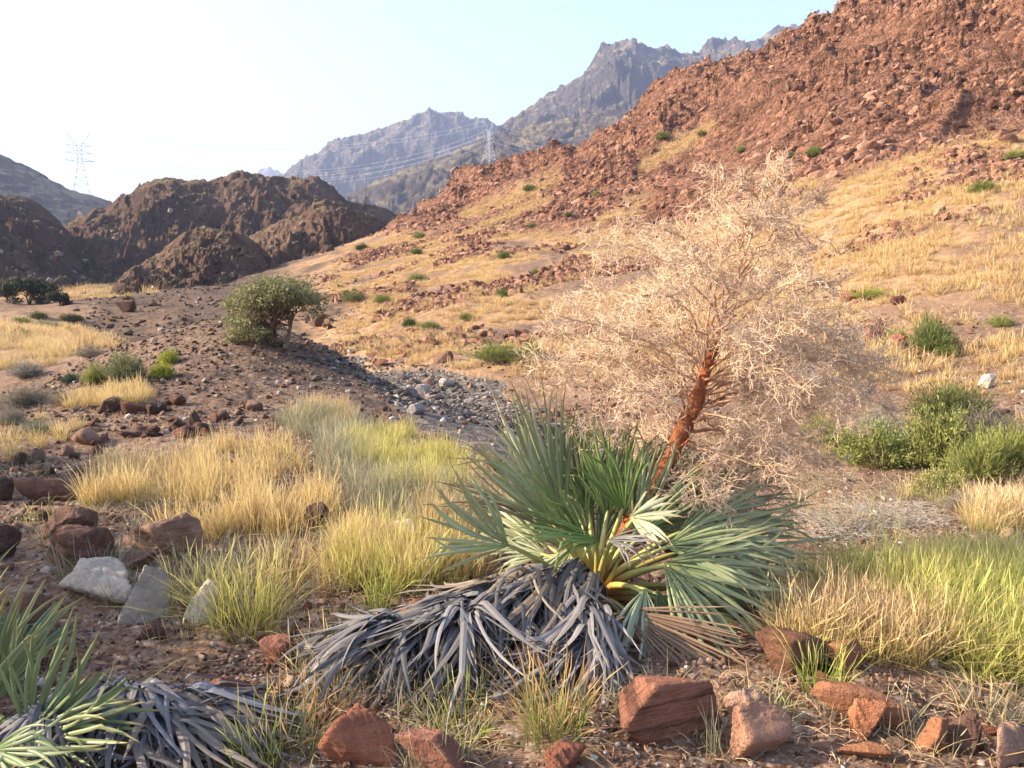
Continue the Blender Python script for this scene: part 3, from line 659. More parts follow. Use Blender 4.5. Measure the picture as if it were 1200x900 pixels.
# ------------------------------------------------------------------ rocks one can point at
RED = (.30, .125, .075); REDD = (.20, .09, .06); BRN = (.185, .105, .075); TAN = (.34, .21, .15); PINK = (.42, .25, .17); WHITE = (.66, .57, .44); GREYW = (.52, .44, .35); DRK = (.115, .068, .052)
def rock(u, v, w, h, label, color, seed, mat=None, deep=.75, rz=0., tilt=None, planes=10, sub=5, rough=.10, flat=0., sink=.2, group=None):
    p = gp(u, v); d = p[1] * CP - (p[2] - CZ) * SP; W = w * d / F; H = h * d / F / .93 / (1 - sink)
    me = rock_mesh(seed, (W, W * deep, H), sub, planes, rough, mat or M_ROCK, flat, tilt=tilt)
    zs = np.empty(len(me.vertices) * 3, np.float32); me.vertices.foreach_get('co', zs); zs = zs.reshape(-1, 3)
    zs[:, 2] *= H / zs[:, 2].max(); zs[:, 0] *= W / np.ptp(zs[:, 0]); me.vertices.foreach_set('co', zs.ravel()); me.update()
    y = p[1] + W * deep * .38; x = p[0] * y / p[1]
    o = link('rock', me, loc=(x, y, float(height(np.array([x]), np.array([y]))[0]) - H * sink), color=color)
    o.rotation_euler = (0, 0, rz)
    return put(o, label, 'rock', group)
def rocks_near():
    rock(775, 874, 136, 68, 'large red block with banded layers lying at the front edge below the palm', (.30, .135, .085), 401, M_ROCKB, .6, .12, planes=7, rough=.03)
    rock(872, 852, 52, 34, 'pale pinkish stone with a rounded top behind the lumpy orange rock', PINK, 402, M_PALE, .8, planes=8)
    rock(886, 893, 76, 56, 'lumpy orange pink rock next to the pale pinkish stone', (.37, .20, .13), 403, M_ROCK, .8, .3, planes=9, rough=.07)
    rock(1050, 868, 112, 44, 'long orange rock with a raised lit end on the gravel by the green grass', (.36, .165, .09), 457, M_ROCK, .5, -.12, tilt=(.08, 'Y'), planes=5)
    rock(1008, 866, 40, 40, 'stubby orange stone leaning on the raised end of the long orange rock', (.38, .16, .08), 412, M_ROCK, .8, planes=8)
    rock(1096, 884, 36, 40, 'small upright orange stone between the long orange rock and the dark block', (.38, .17, .09), 405, planes=8)
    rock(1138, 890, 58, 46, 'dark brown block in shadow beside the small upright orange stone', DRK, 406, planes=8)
    rock(1188, 900, 60, 48, 'light brown boulder cut by the corner of the frame', TAN, 407, planes=9)
    rock(424, 900, 96, 62, 'rough red rock at the bottom edge in front of the grey frond heap', (.30, .12, .07), 408, M_ROCK, .7, planes=9, rough=.08)
    rock(508, 908, 88, 40, 'flat red rock with a white lichen patch at the bottom edge', (.27, .12, .085), 409, M_ROCK, .7, planes=8)
    rock(655, 912, 50, 30, 'small red brown rock at the bottom edge under the grass tuft', (.26, .105, .065), 410)
    rock(505, 738, 70, 38, 'dark red slab lying between the yellow grass and the grey frond heap', (.25, .10, .065), 411, M_ROCK, .55, .2, planes=7)
    rock(334, 784, 44, 32, 'squarish red stone standing in the gravel beside the dry tuft', (.27, .115, .075), 413)
    rock(262, 832, 86, 24, 'flat red slab half buried behind the dark frond pile', (.25, .11, .07), 414, M_ROCK, .8, planes=8, sink=.4)
    rock(90, 632, 60, 32, 'brown boulder behind the larger two topped brown boulder', BRN, 467, planes=12, sink=.25)
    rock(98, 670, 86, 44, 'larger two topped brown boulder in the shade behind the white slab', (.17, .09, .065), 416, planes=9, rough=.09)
    rock(212, 656, 84, 46, 'long brown rock rising to a sunlit ridge beside the golden grass', (.36, .215, .145), 468, M_ROCK, .6, .35, tilt=(-.18, 'Y'), planes=13, sink=.25)
    rock(158, 671, 72, 16, 'thin flat brown stone between the brown boulders and the sunlit ridge rock', (.20, .11, .08), 418, M_ROCK, .7, planes=7, sink=.2)
    rock(144, 638, 34, 10, 'small flat tan stone behind the thin flat brown stone', TAN, 419, planes=7)
    rock(112, 703, 100, 35, 'long greyish white rock in the shade behind the left palm', GREYW, 420, M_PALE, .5, -.15, planes=9)
    rock(184, 728, 58, 62, 'leaning grey white slab beside the long greyish white rock', (.48, .40, .31), 421, M_PALE, .5, .3, tilt=(.35, 'Y'), planes=8)
    rock(241, 730, 42, 46, 'pointed cream white stone catching the sun beside the bright tuft', WHITE, 422, M_PALE, .6, .2, tilt=(.45, 'Y'), planes=7)
    rock(219, 722, 16, 18, 'small dark red stone between the leaning slab and the cream white stone', REDD, 423)
    rock(180, 752, 28, 18, 'small dark brown block on the gravel below the leaning slab', DRK, 424)
    rock(40, 752, 56, 48, 'brown rock half hidden by the fan leaves of the cut off palm', (.21, .12, .085), 425)
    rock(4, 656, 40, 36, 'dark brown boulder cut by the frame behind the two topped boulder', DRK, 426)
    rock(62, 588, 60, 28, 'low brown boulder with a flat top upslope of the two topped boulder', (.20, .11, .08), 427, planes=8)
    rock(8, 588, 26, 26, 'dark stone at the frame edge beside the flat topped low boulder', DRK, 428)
    rock(466, 638, 46, 22, 'pale white rock half hidden in the yellow grass', WHITE, 429, M_PALE, .7)
    rock(429, 584, 20, 14, 'single red stone on the litter between the golden patch and the palm', (.32, .13, .08), 430)
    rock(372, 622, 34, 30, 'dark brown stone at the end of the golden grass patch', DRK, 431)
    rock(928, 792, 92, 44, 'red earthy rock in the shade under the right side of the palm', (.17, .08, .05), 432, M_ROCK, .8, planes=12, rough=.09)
    rock(992, 792, 40, 42, 'reddish stone behind the raised end of the long orange rock', (.30, .14, .08), 433)
    rock(120, 584, 30, 15, 'small flat brown stone right of the low flat topped boulder', BRN, 434)
    rock(1022, 402, 24, 26, 'upright dark red stone on the slope behind the bare twigs', (.30, .10, .065), 435)
    rock(1053, 410, 26, 16, 'flat red stone beside the grey green shrub on the slope', (.36, .13, .08), 436)
    rock(1156, 456, 22, 15, 'lone whitish stone on the red bank above the green bushes', WHITE, 437, M_PALE)
    rock(1182, 632, 22, 12, 'pinkish stone beside the heaped orange grass', PINK, 438, M_PALE)
    rock(1012, 892, 60, 14, 'low orange stone at the bottom edge in front of the long orange rock', (.36, .16, .08), 439, sink=.35)
    rock(525, 425, 26, 12, 'low brown stone on the far bank of the wadi', BRN, 440)
    rock(372, 384, 22, 14, 'dark grey stone beside the acacia trunk', DRK, 441)
    rock(497, 463, 20, 12, 'pale grey stone near the middle of the wadi bed', (.42, .38, .36), 442, M_PALE)
    rock(489, 486, 24, 12, 'grey flat stone at the near edge of the wadi bed', (.28, .25, .24), 443, M_PALE)
    rock(150, 300 + 66, 26, 14, 'dark brown block at the tip of the scree fan', DRK, 444)
rocks_near()
POOL = [rock_mesh(600 + i, (1, .75, .62 if i % 3 else .45), 3, 8 + i % 4, .06, M_ROCK, smooth=True) for i in range(12)]
def rock_field(what, where, group, poly, n, smin, smax, seed, cols, power=2.2, sink=.2):
    """what: the noun; where: three places from the viewer's left to right"""
    r = np.random.default_rng(seed); P = zone_pts(poly, n, seed); U, V = project(P[:, 0], P[:, 1], P[:, 2]); S = smin + (smax - smin) * r.random(n) ** power
    qs = np.quantile(S, [.3, .65, .9]); qu = np.quantile(U, [.33, .67]); qv = np.quantile(V, [.33, .67])
    for p, s, u, v in zip(P, S, U, V):
        cn, c = cols[r.integers(len(cols))]; c = np.array(c) * r.uniform(.88, 1.12); k = r.integers(len(POOL))
        o = link('rock', POOL[k], loc=p - np.array([0, 0, s * sink * .6]), color=tuple(c))
        o.scale = (s * r.uniform(.8, 1.3), s * r.uniform(.8, 1.2), s * r.uniform(.7, 1.2)); o.rotation_euler = (r.normal(0, .25), r.normal(0, .25), r.uniform(0, 6.28))
        size = ('very small', 'small', 'middle sized', 'large')[int(np.searchsorted(qs, s))]; row = ('back', 'middle', 'front')[int(np.searchsorted(qv, v))]
        form = ('flat', 'blocky', 'angular')[k % 3]; put(o, f'{size} {form} {cn} {what} {where[int(np.searchsorted(qu, u))]}, {row} row', 'rock', group)
rock_field('stone', ('near the lime shrub', 'on the middle of the crest', 'by the mound top'), 'stones on the crest of the stony rise', [(95, 500), (140, 470), (200, 468), (300, 480), (330, 500), (250, 515), (150, 515), (110, 530)], 46, .10, .34, 701, [('brown', BRN), ('dark brown', DRK), ('tan', TAN), ('brown', BRN), ('dark red', REDD)])
rock_field('stone', ('at the frame edge', 'on the shaded gravel', 'beside the golden grass'), 'stones on the shaded gravel slope', [(0, 530), (90, 510), (130, 530), (100, 600), (110, 640), (0, 640)], 44, .06, .24, 702, [('brown', BRN), ('dark brown', DRK), ('dark red', REDD), ('tan', TAN)])
rock_field('stone', ('near the white rocks', 'on the bare gravel', 'before the yellow grass'), 'small stones around the palm', [(260, 640), (560, 640), (560, 720), (430, 760), (330, 800), (200, 780), (150, 740)], 34, .03, .11, 703, [('red', RED), ('brown', BRN), ('dark red', REDD), ('tan', TAN)])
rock_field('stone', ('near the pale pinkish stone', 'by the long orange rock', 'by the corner boulder'), 'small stones on the front gravel', [(880, 800), (1200, 790), (1200, 895), (860, 895)], 34, .025, .10, 704, [('red', RED), ('tan', TAN), ('pink', PINK), ('brown', BRN)])
rock_field('boulder', ('at the tip of the scree', 'in the middle of the scree', 'under the straw slope'), 'boulders on the scree slope', [(100, 372), (170, 350), (280, 345), (330, 380), (260, 390), (130, 390)], 40, .2, .8, 705, [('dark brown', DRK), ('brown', BRN), ('dark brown', DRK), ('dark red', REDD)])
rock_field('stone', ('left of the bare twigs', 'behind the bare twigs', 'right of the bare twigs'), 'stones on the grassy slope', [(560, 330), (900, 300), (1200, 250), (1200, 470), (1000, 460), (640, 400)], 52, .15, .6, 706, [('red', RED), ('dark red', REDD), ('brown', BRN), ('tan', TAN)], 2.6)
rock_field('stone', ('by the acacia end of the wadi', 'in mid wadi bed', 'by the palm end of the wadi'), 'larger stones of the wadi bed', [(385, 413), (480, 432), (560, 452), (590, 490), (515, 490), (450, 455)], 36, .16, .5, 707, [('grey', (.27, .23, .21)), ('dark grey', (.20, .165, .15)), ('pale grey', (.38, .34, .32)), ('tan', TAN)], 2.4)

# ------------------------------------------------------------------ shrubs
def mat_leaf(name):
    m = N(name); rn = m.attr('rnd'); oi = m.n('ShaderNodeObjectInfo'); h = m.attr('h')
    c = m.mix(1., oi.outputs['Color'], m.ramp(rn, [(0, (.6, .62, .6)), (.5, (1, 1, 1)), (1, (1.5, 1.4, 1.2))]), 'MULTIPLY')
    c = m.mix(m.rng(h, .3, 1, 0, .35), c, m.mix(1., c, (1.5, 1.35, .9), 'MULTIPLY'))
    d = m.n('ShaderNodeBsdfPrincipled', {'Base Color': c, 'Roughness': .6, 'Specular IOR Level': .15})
    t = m.n('ShaderNodeBsdfTranslucent', {'Color': c}); mx = m.n('ShaderNodeMixShader', {0: .3, 1: d.outputs[0], 2: t.outputs[0]})
    m.t.links.new(mx.outputs[0], m.out.inputs[0]); return m.m
M_LEAF = mat_leaf('shrub_leaf')
def mat_wood(name, c0, c1, sc=14, bd=.006):
    m = N(name); p = m.obj(); n1 = m.noise(m.n('ShaderNodeMapping', {'Vector': p, 'Scale': (1, 1, .35)}).outputs[0], sc, 6, .7)
    c = m.mix(m.math('MULTIPLY', m.attr('rnd'), .4), m.ramp(n1, [(.3, c0), (.7, c1)]), c1)
    return m.done(c, .85, m.bump(n1, bd, 1.), .15)
M_STEM = mat_wood('shrub_stem', (.16, .12, .09), (.30, .24, .18))
M_BARK = mat_wood('acacia_bark', (.10, .065, .045), (.20, .14, .10))
def shrub_meshes(seed, kind):
    r = np.random.default_rng(seed); S = Strips(); T = Tubes()
    nsp = dict(broom=420, leafy=330, twiggy=420)[kind]
    for i in range(nsp):
        a = r.uniform(0, 2 * pi); el = math.acos(r.uniform(.02, 1.)) * .98; el = el if kind != 'broom' else el * .86
        lump = 1 + .32 * perlin(np.array([a * .9 + 3 + seed]), np.array([el * 1.8]), 8)[0] + .12 * r.normal()
        b = np.array([r.normal(0, .16), r.normal(0, .16), 0]); L = lump * r.uniform(.65, 1.)
        tip = np.array([cos(a) * sin(el) * L, sin(a) * sin(el) * L, .08 + L * cos(el) * (1.05 if kind == 'broom' else .85)])
        mid = (b + tip) * .5 + np.array([0, 0, .14]) + r.normal(0, .05, 3)
        P = bez(b, mid, tip, 9)
        if i % 3 == 0: T.add(P[:8:2], np.linspace(.014, .004, 4), 3, r.random())
        nl = dict(broom=16, leafy=26, twiggy=10)[kind]
        for j in range(nl):
            t = r.uniform(.3, 1); q = P[int(t * 8)] + r.normal(0, .035, 3); ax = norm(P[8] - P[5]) * .7 + r.normal(0, .5, 3) * (1 if kind != 'broom' else .55); ax = norm(ax + np.array([0, 0, .3]))
            ln = dict(broom=.15, leafy=.062, twiggy=.15)[kind] * r.uniform(.6, 1.3); wd = dict(broom=.007, leafy=.013, twiggy=.0045)[kind]
            f = norm(np.cross(ax, r.normal(size=3)))
            S.add(np.stack([q, q + ax * ln * .5 + f * 0, q + ax * ln]), np.array([.5, 1, .25]) * wd, f, r=r.random(), h=np.array([t * .8, t * .9, t]))
    return T.mesh('stems', M_STEM), S.mesh('foliage', M_LEAF)
SHR = {k: [shrub_meshes(810 + 10 * j + i, k) for i in range(3)] for j, k in enumerate(('broom', 'leafy', 'twiggy'))}
_sk = [0]
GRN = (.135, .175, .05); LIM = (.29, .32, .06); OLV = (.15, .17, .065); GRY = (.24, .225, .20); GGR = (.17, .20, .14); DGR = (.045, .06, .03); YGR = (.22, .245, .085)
def shrub(u, v, w, h, kind, color, label, cat='shrub', name='shrub', deep=1.0, p=None):
    if p is None: p = gp(u, v)
    d = p[1] * CP - (p[2] - CZ) * SP; W = w * d / F / 1.9; H = h * d / F / 1.05; _sk[0] += 1
    y = p[1] + W * deep * .6; x = p[0] * y / p[1]; z = float(height(np.array([x]), np.array([y]))[0])
    t = empty(name, (x, y, z - H * .05), label=label, cat=cat); t.rotation_euler = (0, 0, _sk[0] * 1.7); t.scale = (W, W * deep, H)
    st, fo = SHR[kind][_sk[0] % 3]
    link('stems', st, t); link('foliage', fo, t, color=color)
    return t
def shrubs():
    shrub(1152, 229, 40, 21, 'leafy', GRN, 'bright green rounded bush alone in the straw grass high on the slope')
    shrub(955, 184, 26, 15, 'leafy', GRN, 'green bush under the red crags just beyond the tip of the bare twigs')
    shrub(1187, 189, 28, 14, 'leafy', YGR, 'green bush at the frame edge above the rounded slope bush')
    shrub(776, 170, 20, 13, 'leafy', GRN, 'small green bush in the grassy gully high on the red hill')
    shrub(868, 181, 16, 10, 'leafy', YGR, 'yellow green bush among dark crags above the bare twigs')
    shrub(925, 187, 14, 10, 'leafy', OLV, 'small olive bush left of the green bush under the crags')
    shrub(822, 164, 14, 8, 'leafy', OLV, 'dull green bush at the top of the grassy gully')
    shrub(620, 225, 20, 10, 'leafy', GRN, 'green bush on the grassy tongue of the lower red hill')
    shrub(700, 231, 15, 9, 'leafy', YGR, 'pale green bush on bare scree right of the tongue bush')
    shrub(624, 266, 14, 8, 'leafy', GRN, 'small green bush at the foot of the hill under the tongue bush')
    shrub(665, 257, 14, 7, 'leafy', OLV, 'tiny olive bush at the foot of the scree')
    shrub(492, 280, 20, 10, 'leafy', YGR, 'yellow green bush at the valley end of the straw slope')
    shrub(488, 298, 19, 9, 'leafy', GRN, 'small green bush just below the bush at the valley end')
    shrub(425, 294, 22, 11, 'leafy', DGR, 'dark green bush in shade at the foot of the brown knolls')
    shrub(590, 304, 20, 12, 'leafy', GRN, 'bright green bush at the middle of the straw slope')
    shrub(627, 323, 14, 11, 'leafy', YGR, 'small bright bush among brown stones on the slope')
    shrub(588, 349, 20, 15, 'leafy', GRN, 'round green bush among brown stones above the wadi bank')
    shrub(547, 377, 22, 11, 'leafy', GRN, 'bright green bush in golden grass above the wadi bank')
    shrub(489, 332, 30, 15, 'leafy', YGR, 'pale lime bush on the slope above the acacia')
    shrub(480, 386, 22, 16, 'leafy', (.06, .10, .03), 'dark green bush at the end of a low green strip')
    shrub(503, 388, 44, 11, 'broom', YGR, 'low green strip of growth beside the dark green bush', deep=.6)
    shrub(588, 430, 104, 26, 'broom', (.20, .22, .08), 'long olive green bush along the far wadi bank', deep=.5)
    shrub(625, 424, 50, 22, 'broom', YGR, 'lighter green end of the hedge like growth on the wadi bank', deep=.6)
    shrub(414, 357, 36, 20, 'twiggy', OLV, 'grey olive bush behind the acacia crown')
    shrub(448, 358, 26, 14, 'leafy', YGR, 'yellow green bush right of the grey olive bush')
    shrub(1092, 418, 70, 44, 'broom', (.17, .21, .075), 'grey green shrub on the red slope beside the flat red stone', deep=.8)
    shrub(1052, 402, 34, 20, 'leafy', YGR, 'lime green bush above the flat red stone')
    shrub(1045, 430, 20, 17, 'leafy', GRN, 'small green sprig below the flat red stone')
    shrub(1108, 420, 34, 20, 'leafy', GRN, 'green cushion in front of the grey green slope shrub')
    shrub(1173, 385, 36, 18, 'leafy', YGR, 'yellow green bush near the frame edge on the stony slope')
    shrub(1020, 354, 54, 14, 'broom', (.26, .28, .08), 'low pale lime bush spreading on the straw slope', deep=.6)
    shrub(1020, 551, 112, 68, 'leafy', (.21, .235, .08), 'bright green bush at the near end of the bank thicket')
    shrub(1030, 531, 104, 59, 'twiggy', (.22, .24, .19), 'silvery grey bush behind the bright green bush on the bank')
    shrub(1098, 554, 101, 97, 'leafy', (.215, .235, .085), 'tallest green bush in the middle of the bank thicket')
    shrub(1145, 576, 98, 68, 'broom', YGR, 'yellow green bush beside the tallest bush of the bank')
    shrub(1100, 588, 78, 54, 'leafy', (.25, .26, .10), 'lime green bush in front of the tallest bush of the bank')
    shrub(1190, 566, 84, 62, 'broom', (.22, .25, .07), 'pale green bush of the bank thicket cut by the frame')
    shrub(1150, 546, 154, 70, 'twiggy', (.16, .15, .12), 'dark grey twiggy bush at the back of the bank thicket')
    shrub(1110, 506, 126, 54, 'broom', OLV, 'olive grassy bush on top of the bank thicket', deep=.7)
    shrub(962, 526, 64, 40, 'broom', (.26, .26, .09), 'small yellowish tuft bush at the start of the bank')
    shrub(1130, 606, 70, 30, 'twiggy', GRY, 'dry grey brush at the foot of the bank thicket')
    shrub(148, 452, 74, 38, 'broom', (.15, .17, .095), 'dark grey green shrub left of the bright lime shrub', deep=.8)
    shrub(112, 456, 36, 30, 'broom', YGR, 'green end of the shrub beside the dark grey green one')
    shrub(190, 446, 34, 26, 'leafy', LIM, 'bright lime yellow shrub on the mound in front')
    shrub(198, 428, 30, 22, 'leafy', LIM, 'smaller lime yellow shrub just behind the bright lime one')
    shrub(32, 446, 54, 26, 'twiggy', (.20, .195, .19), 'blue grey dry bush at the back of the grey brush')
    shrub(30, 478, 100, 34, 'twiggy', (.22, .20, .175), 'wide mat of grey dead brush in the shaded hollow', deep=.6)
    shrub(84, 450, 30, 18, 'leafy', (.075, .10, .075), 'small dark blue green bush between the grey brush and the shrub')
    shrub(78, 476, 56, 22, 'twiggy', (.17, .155, .14), 'dark grey twigs beside the wide mat of dead brush')
    shrub(12, 500, 44, 28, 'twiggy', GRY, 'grey green brush at the frame edge in the hollow')
    shrub(42, 514, 56, 24, 'twiggy', GGR, 'pale sage bush in front of the wide dead brush')
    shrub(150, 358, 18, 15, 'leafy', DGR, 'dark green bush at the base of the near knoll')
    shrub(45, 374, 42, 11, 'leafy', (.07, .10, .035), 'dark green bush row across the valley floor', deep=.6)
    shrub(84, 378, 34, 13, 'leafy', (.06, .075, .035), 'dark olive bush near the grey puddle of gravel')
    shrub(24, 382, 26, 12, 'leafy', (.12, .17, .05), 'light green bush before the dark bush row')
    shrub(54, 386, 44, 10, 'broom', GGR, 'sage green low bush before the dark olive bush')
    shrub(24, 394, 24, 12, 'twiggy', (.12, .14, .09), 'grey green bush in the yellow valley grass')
    shrub(108, 420, 50, 14, 'twiggy', (.17, .15, .125), 'grey thorny brush behind the dark grey green shrub')
    shrub(960, 700, 60, 26, 'twiggy', (.30, .27, .22), 'thin grey bush beyond the palm tips')
shrubs()

# ------------------------------------------------------------------ trees
def leaf_cloud(S, c, rad, n, r, size):
    for _ in range(n):
        d = r.normal(size=3); d /= np.linalg.norm(d); q = c + d * rad * r.random() ** .45
        ax = norm(r.normal(size=3) + np.array([0, 0, -.2])); f = norm(np.cross(ax, r.normal(size=3)))
        S.add(np.stack([q, q + ax * size * .5, q + ax * size]), np.array([.3, 1, .2]) * size * .15, f, r=r.random(), h=np.array([.2, .6, .9]) * r.random())
def acacia(u, v, w, h, label, color, seed, clumps, leaves, size=.09, lean=.0, name='acacia_tree'):
    r = np.random.default_rng(seed); p = gp(u, v); d = p[1] * CP; W = w * d / F; H = h * d / F
    t = empty(name, p - np.array([0, 0, .05]), label=label, cat='tree')
    T = Tubes(); tips = []
    B = Tubes()
    for i in range(4):
        a = r.uniform(0, 6.28); top = np.array([cos(a) * W * .22 + lean * W, sin(a) * W * .2, H * r.uniform(.45, .6)])
        P = bez((r.normal(0, .1), r.normal(0, .1), 0), (top[0] * .2 + r.normal(0, .12), top[1] * .3, top[2] * .6), top, 8)
        (T if i < 2 else B).add(P, np.linspace(.10, .045, 8) * H / 3.2, 6, r.random()); tips.append((P, top))
    S = Strips()
    for i in range(clumps):
        a = r.uniform(0, 6.28); q = r.random() ** .5
        zc = H * (.93 - .30 * q ** 2 + r.normal(0, .06)) if r.random() < .5 else H * r.uniform(.10, .75)
        if zc < H * .5 and name == 'acacia_tree': a = r.uniform(2.2, 4.4)
        c = np.array([cos(a) * q * W * .46 + lean * W * .6, sin(a) * q * W * .42, zc]); P, top = tips[r.integers(4)]
        B.add(bez(P[r.integers(3, 8)], (top + c) * .5 + r.normal(0, .08, 3) * H / 3, c, 6), np.linspace(.032, .008, 6) * H / 3.2, 3, r.random())
        leaf_cloud(S, c, np.array([.155, .155, .08]) * W * r.uniform(.6, 1.1), leaves, r, size)
    link('trunk', T.mesh('trunk', M_BARK), t); link('branches', B.mesh('branches', M_BARK), t)
    link('crown', S.mesh('crown', M_LEAF), t, color=color)
    return t
acacia(322, 405, 112, 84, 'feathery grey green acacia standing alone at the edge of the wadi', (.235, .23, .12), 901, 84, 190, .058, .02)
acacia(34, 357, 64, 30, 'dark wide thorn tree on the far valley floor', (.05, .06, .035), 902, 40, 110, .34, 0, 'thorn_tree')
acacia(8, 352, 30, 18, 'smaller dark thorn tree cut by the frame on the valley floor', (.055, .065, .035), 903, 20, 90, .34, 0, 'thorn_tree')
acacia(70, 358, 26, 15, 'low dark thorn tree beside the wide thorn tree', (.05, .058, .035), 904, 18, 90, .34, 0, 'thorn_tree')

# ------------------------------------------------------------------ fan palm
def mat_palm(name, stops, rough=.42, trans=.16):
    return mat_blade(name, stops, rough, trans, .3, True, .28)
PALM_STOPS = [(0, (.62, .60, .40)), (.12, (.82, .9, .7)), (.72, (1, 1, 1)), (.88, (1.0, .86, .72)), (1, (1.0, .62, .45))]
M_PALM = mat_palm('palm_leaf', PALM_STOPS)
M_DRYLEAF = mat_palm('dry_palm_leaf', [(0, (.9, .85, .8)), (.5, (1, 1, 1)), (1, (1.05, 1, .95))], .55, .05)
def mat_pet():
    m = N('palm_petiole'); h = m.attr('h')
    c = m.ramp(h, [(0, (.42, .15, .035)), (.22, (.48, .24, .06)), (.42, (.44, .38, .11)), (1, (.30, .33, .12))])
    return m.done(c, .45, None, .35)
M_PET = mat_pet()
def frond_blade(hast, axis, nrm, L, spread, nseg, seed, droop=.18, fuse=.25, wmax=.0125, cup=.25, jit=1., closed=0.):
    """one fan leaf in world coordinates: ribs spread around axis in the plane whose normal is nrm"""
    r = np.random.default_rng(seed); S = Strips(); ax = norm(axis); sd = norm(np.cross(nrm, ax)); nn = norm(np.cross(ax, sd))
    ts = np.array([0, .12, .24, .36, .48, .6, .72, .84, .93, 1.])
    dth = 2 * spread / nseg
    for i in range(nseg):
        f = (i + .5) / nseg * 2 - 1; th = f * spread + r.normal(0, .045) * jit
        Li = L * (1 - .30 * abs(f) ** 2.2) * r.uniform(.88, 1.06)
        rr = ts * Li
        free = np.clip((rr / L - fuse) / (1 - fuse), 0, 1)
        bend = r.normal(0, .16) * jit; lift = r.normal(0, .10) * jit; dr = .6 * droop * r.uniform(.4, 1.8)
        thv = th + bend * free ** 1.5
        P = hast + rr[:, None] * (np.cos(thv)[:, None] * ax + np.sin(thv)[:, None] * sd)
        P = P + nn * (rr * (cup * (th / max(spread, .3)) ** 2 * .5 + lift * free))[:, None]
        P[:, 2] -= dr * L * (rr / L) ** 2.6
        P = P + nn * (.006 * (1 if i % 2 else -1)) * np.clip(rr / .1, 0, 1)[:, None]
        if r.random() < .16 * jit:                         # a broken, hanging tip
            k = r.integers(5, 8); q = np.arange(len(ts)) > k; P[q, 2] -= (rr[q] - rr[k]) * r.uniform(.5, 1.0); 
        wf = np.minimum(rr * math.tan(dth / 2) * 1.08 + .0012, wmax)
        wd = wf * np.interp(ts, [0, .36, .62, .85, 1.], [1, 1, .74, .40, .03]) * r.uniform(.85, 1.1)
        side = -np.sin(thv)[:, None] * ax + np.cos(thv)[:, None] * sd
        S.add(P, wd, side, fold=.85 * (1 if r.random() < .9 else -1), up=nn, r=r.random(), h=ts)
    return S
def px3(u, v, Y): return at(u, v, Y)
def add_frond(t, base, heart, hast, tip, nrm, spread, nseg, seed, color, droop=.18, mat=None, name='frond', label=None, pet=.011, L=None, wmax=.013, **k):
    hast = np.asarray(hast, float); tip = np.asarray(tip, float); ax = tip - hast; L = np.linalg.norm(ax) if L is None else L
    nseg = int(nseg * .86); L = L * 1.10
    S = frond_blade(hast, ax, nrm, L, spread, nseg, seed, droop, wmax=wmax, **k)
    o = link(name, S.mesh(name, mat or M_PALM, base), t, color=color)
    if label: o['label'] = label
    if pet:
        T = Tubes(); mid = (np.asarray(heart) + hast) / 2 + np.array([0, 0, .05])
        T.add(bez(heart, mid, hast + norm(ax) * .03, 9), np.linspace(pet * 1.9, pet * .75, 9), 6, .5)
        link('petiole', T.mesh('petiole', M_PET, base), o)
    return o
PG1 = (.255, .275, .13); PG2 = (.31, .325, .175); PG3 = (.18, .235, .075); PG4 = (.40, .41, .28); PGD = (.15, .185, .085); PBR = (.26, .19, .13)
VIEW = np.array([0, -1, .25])
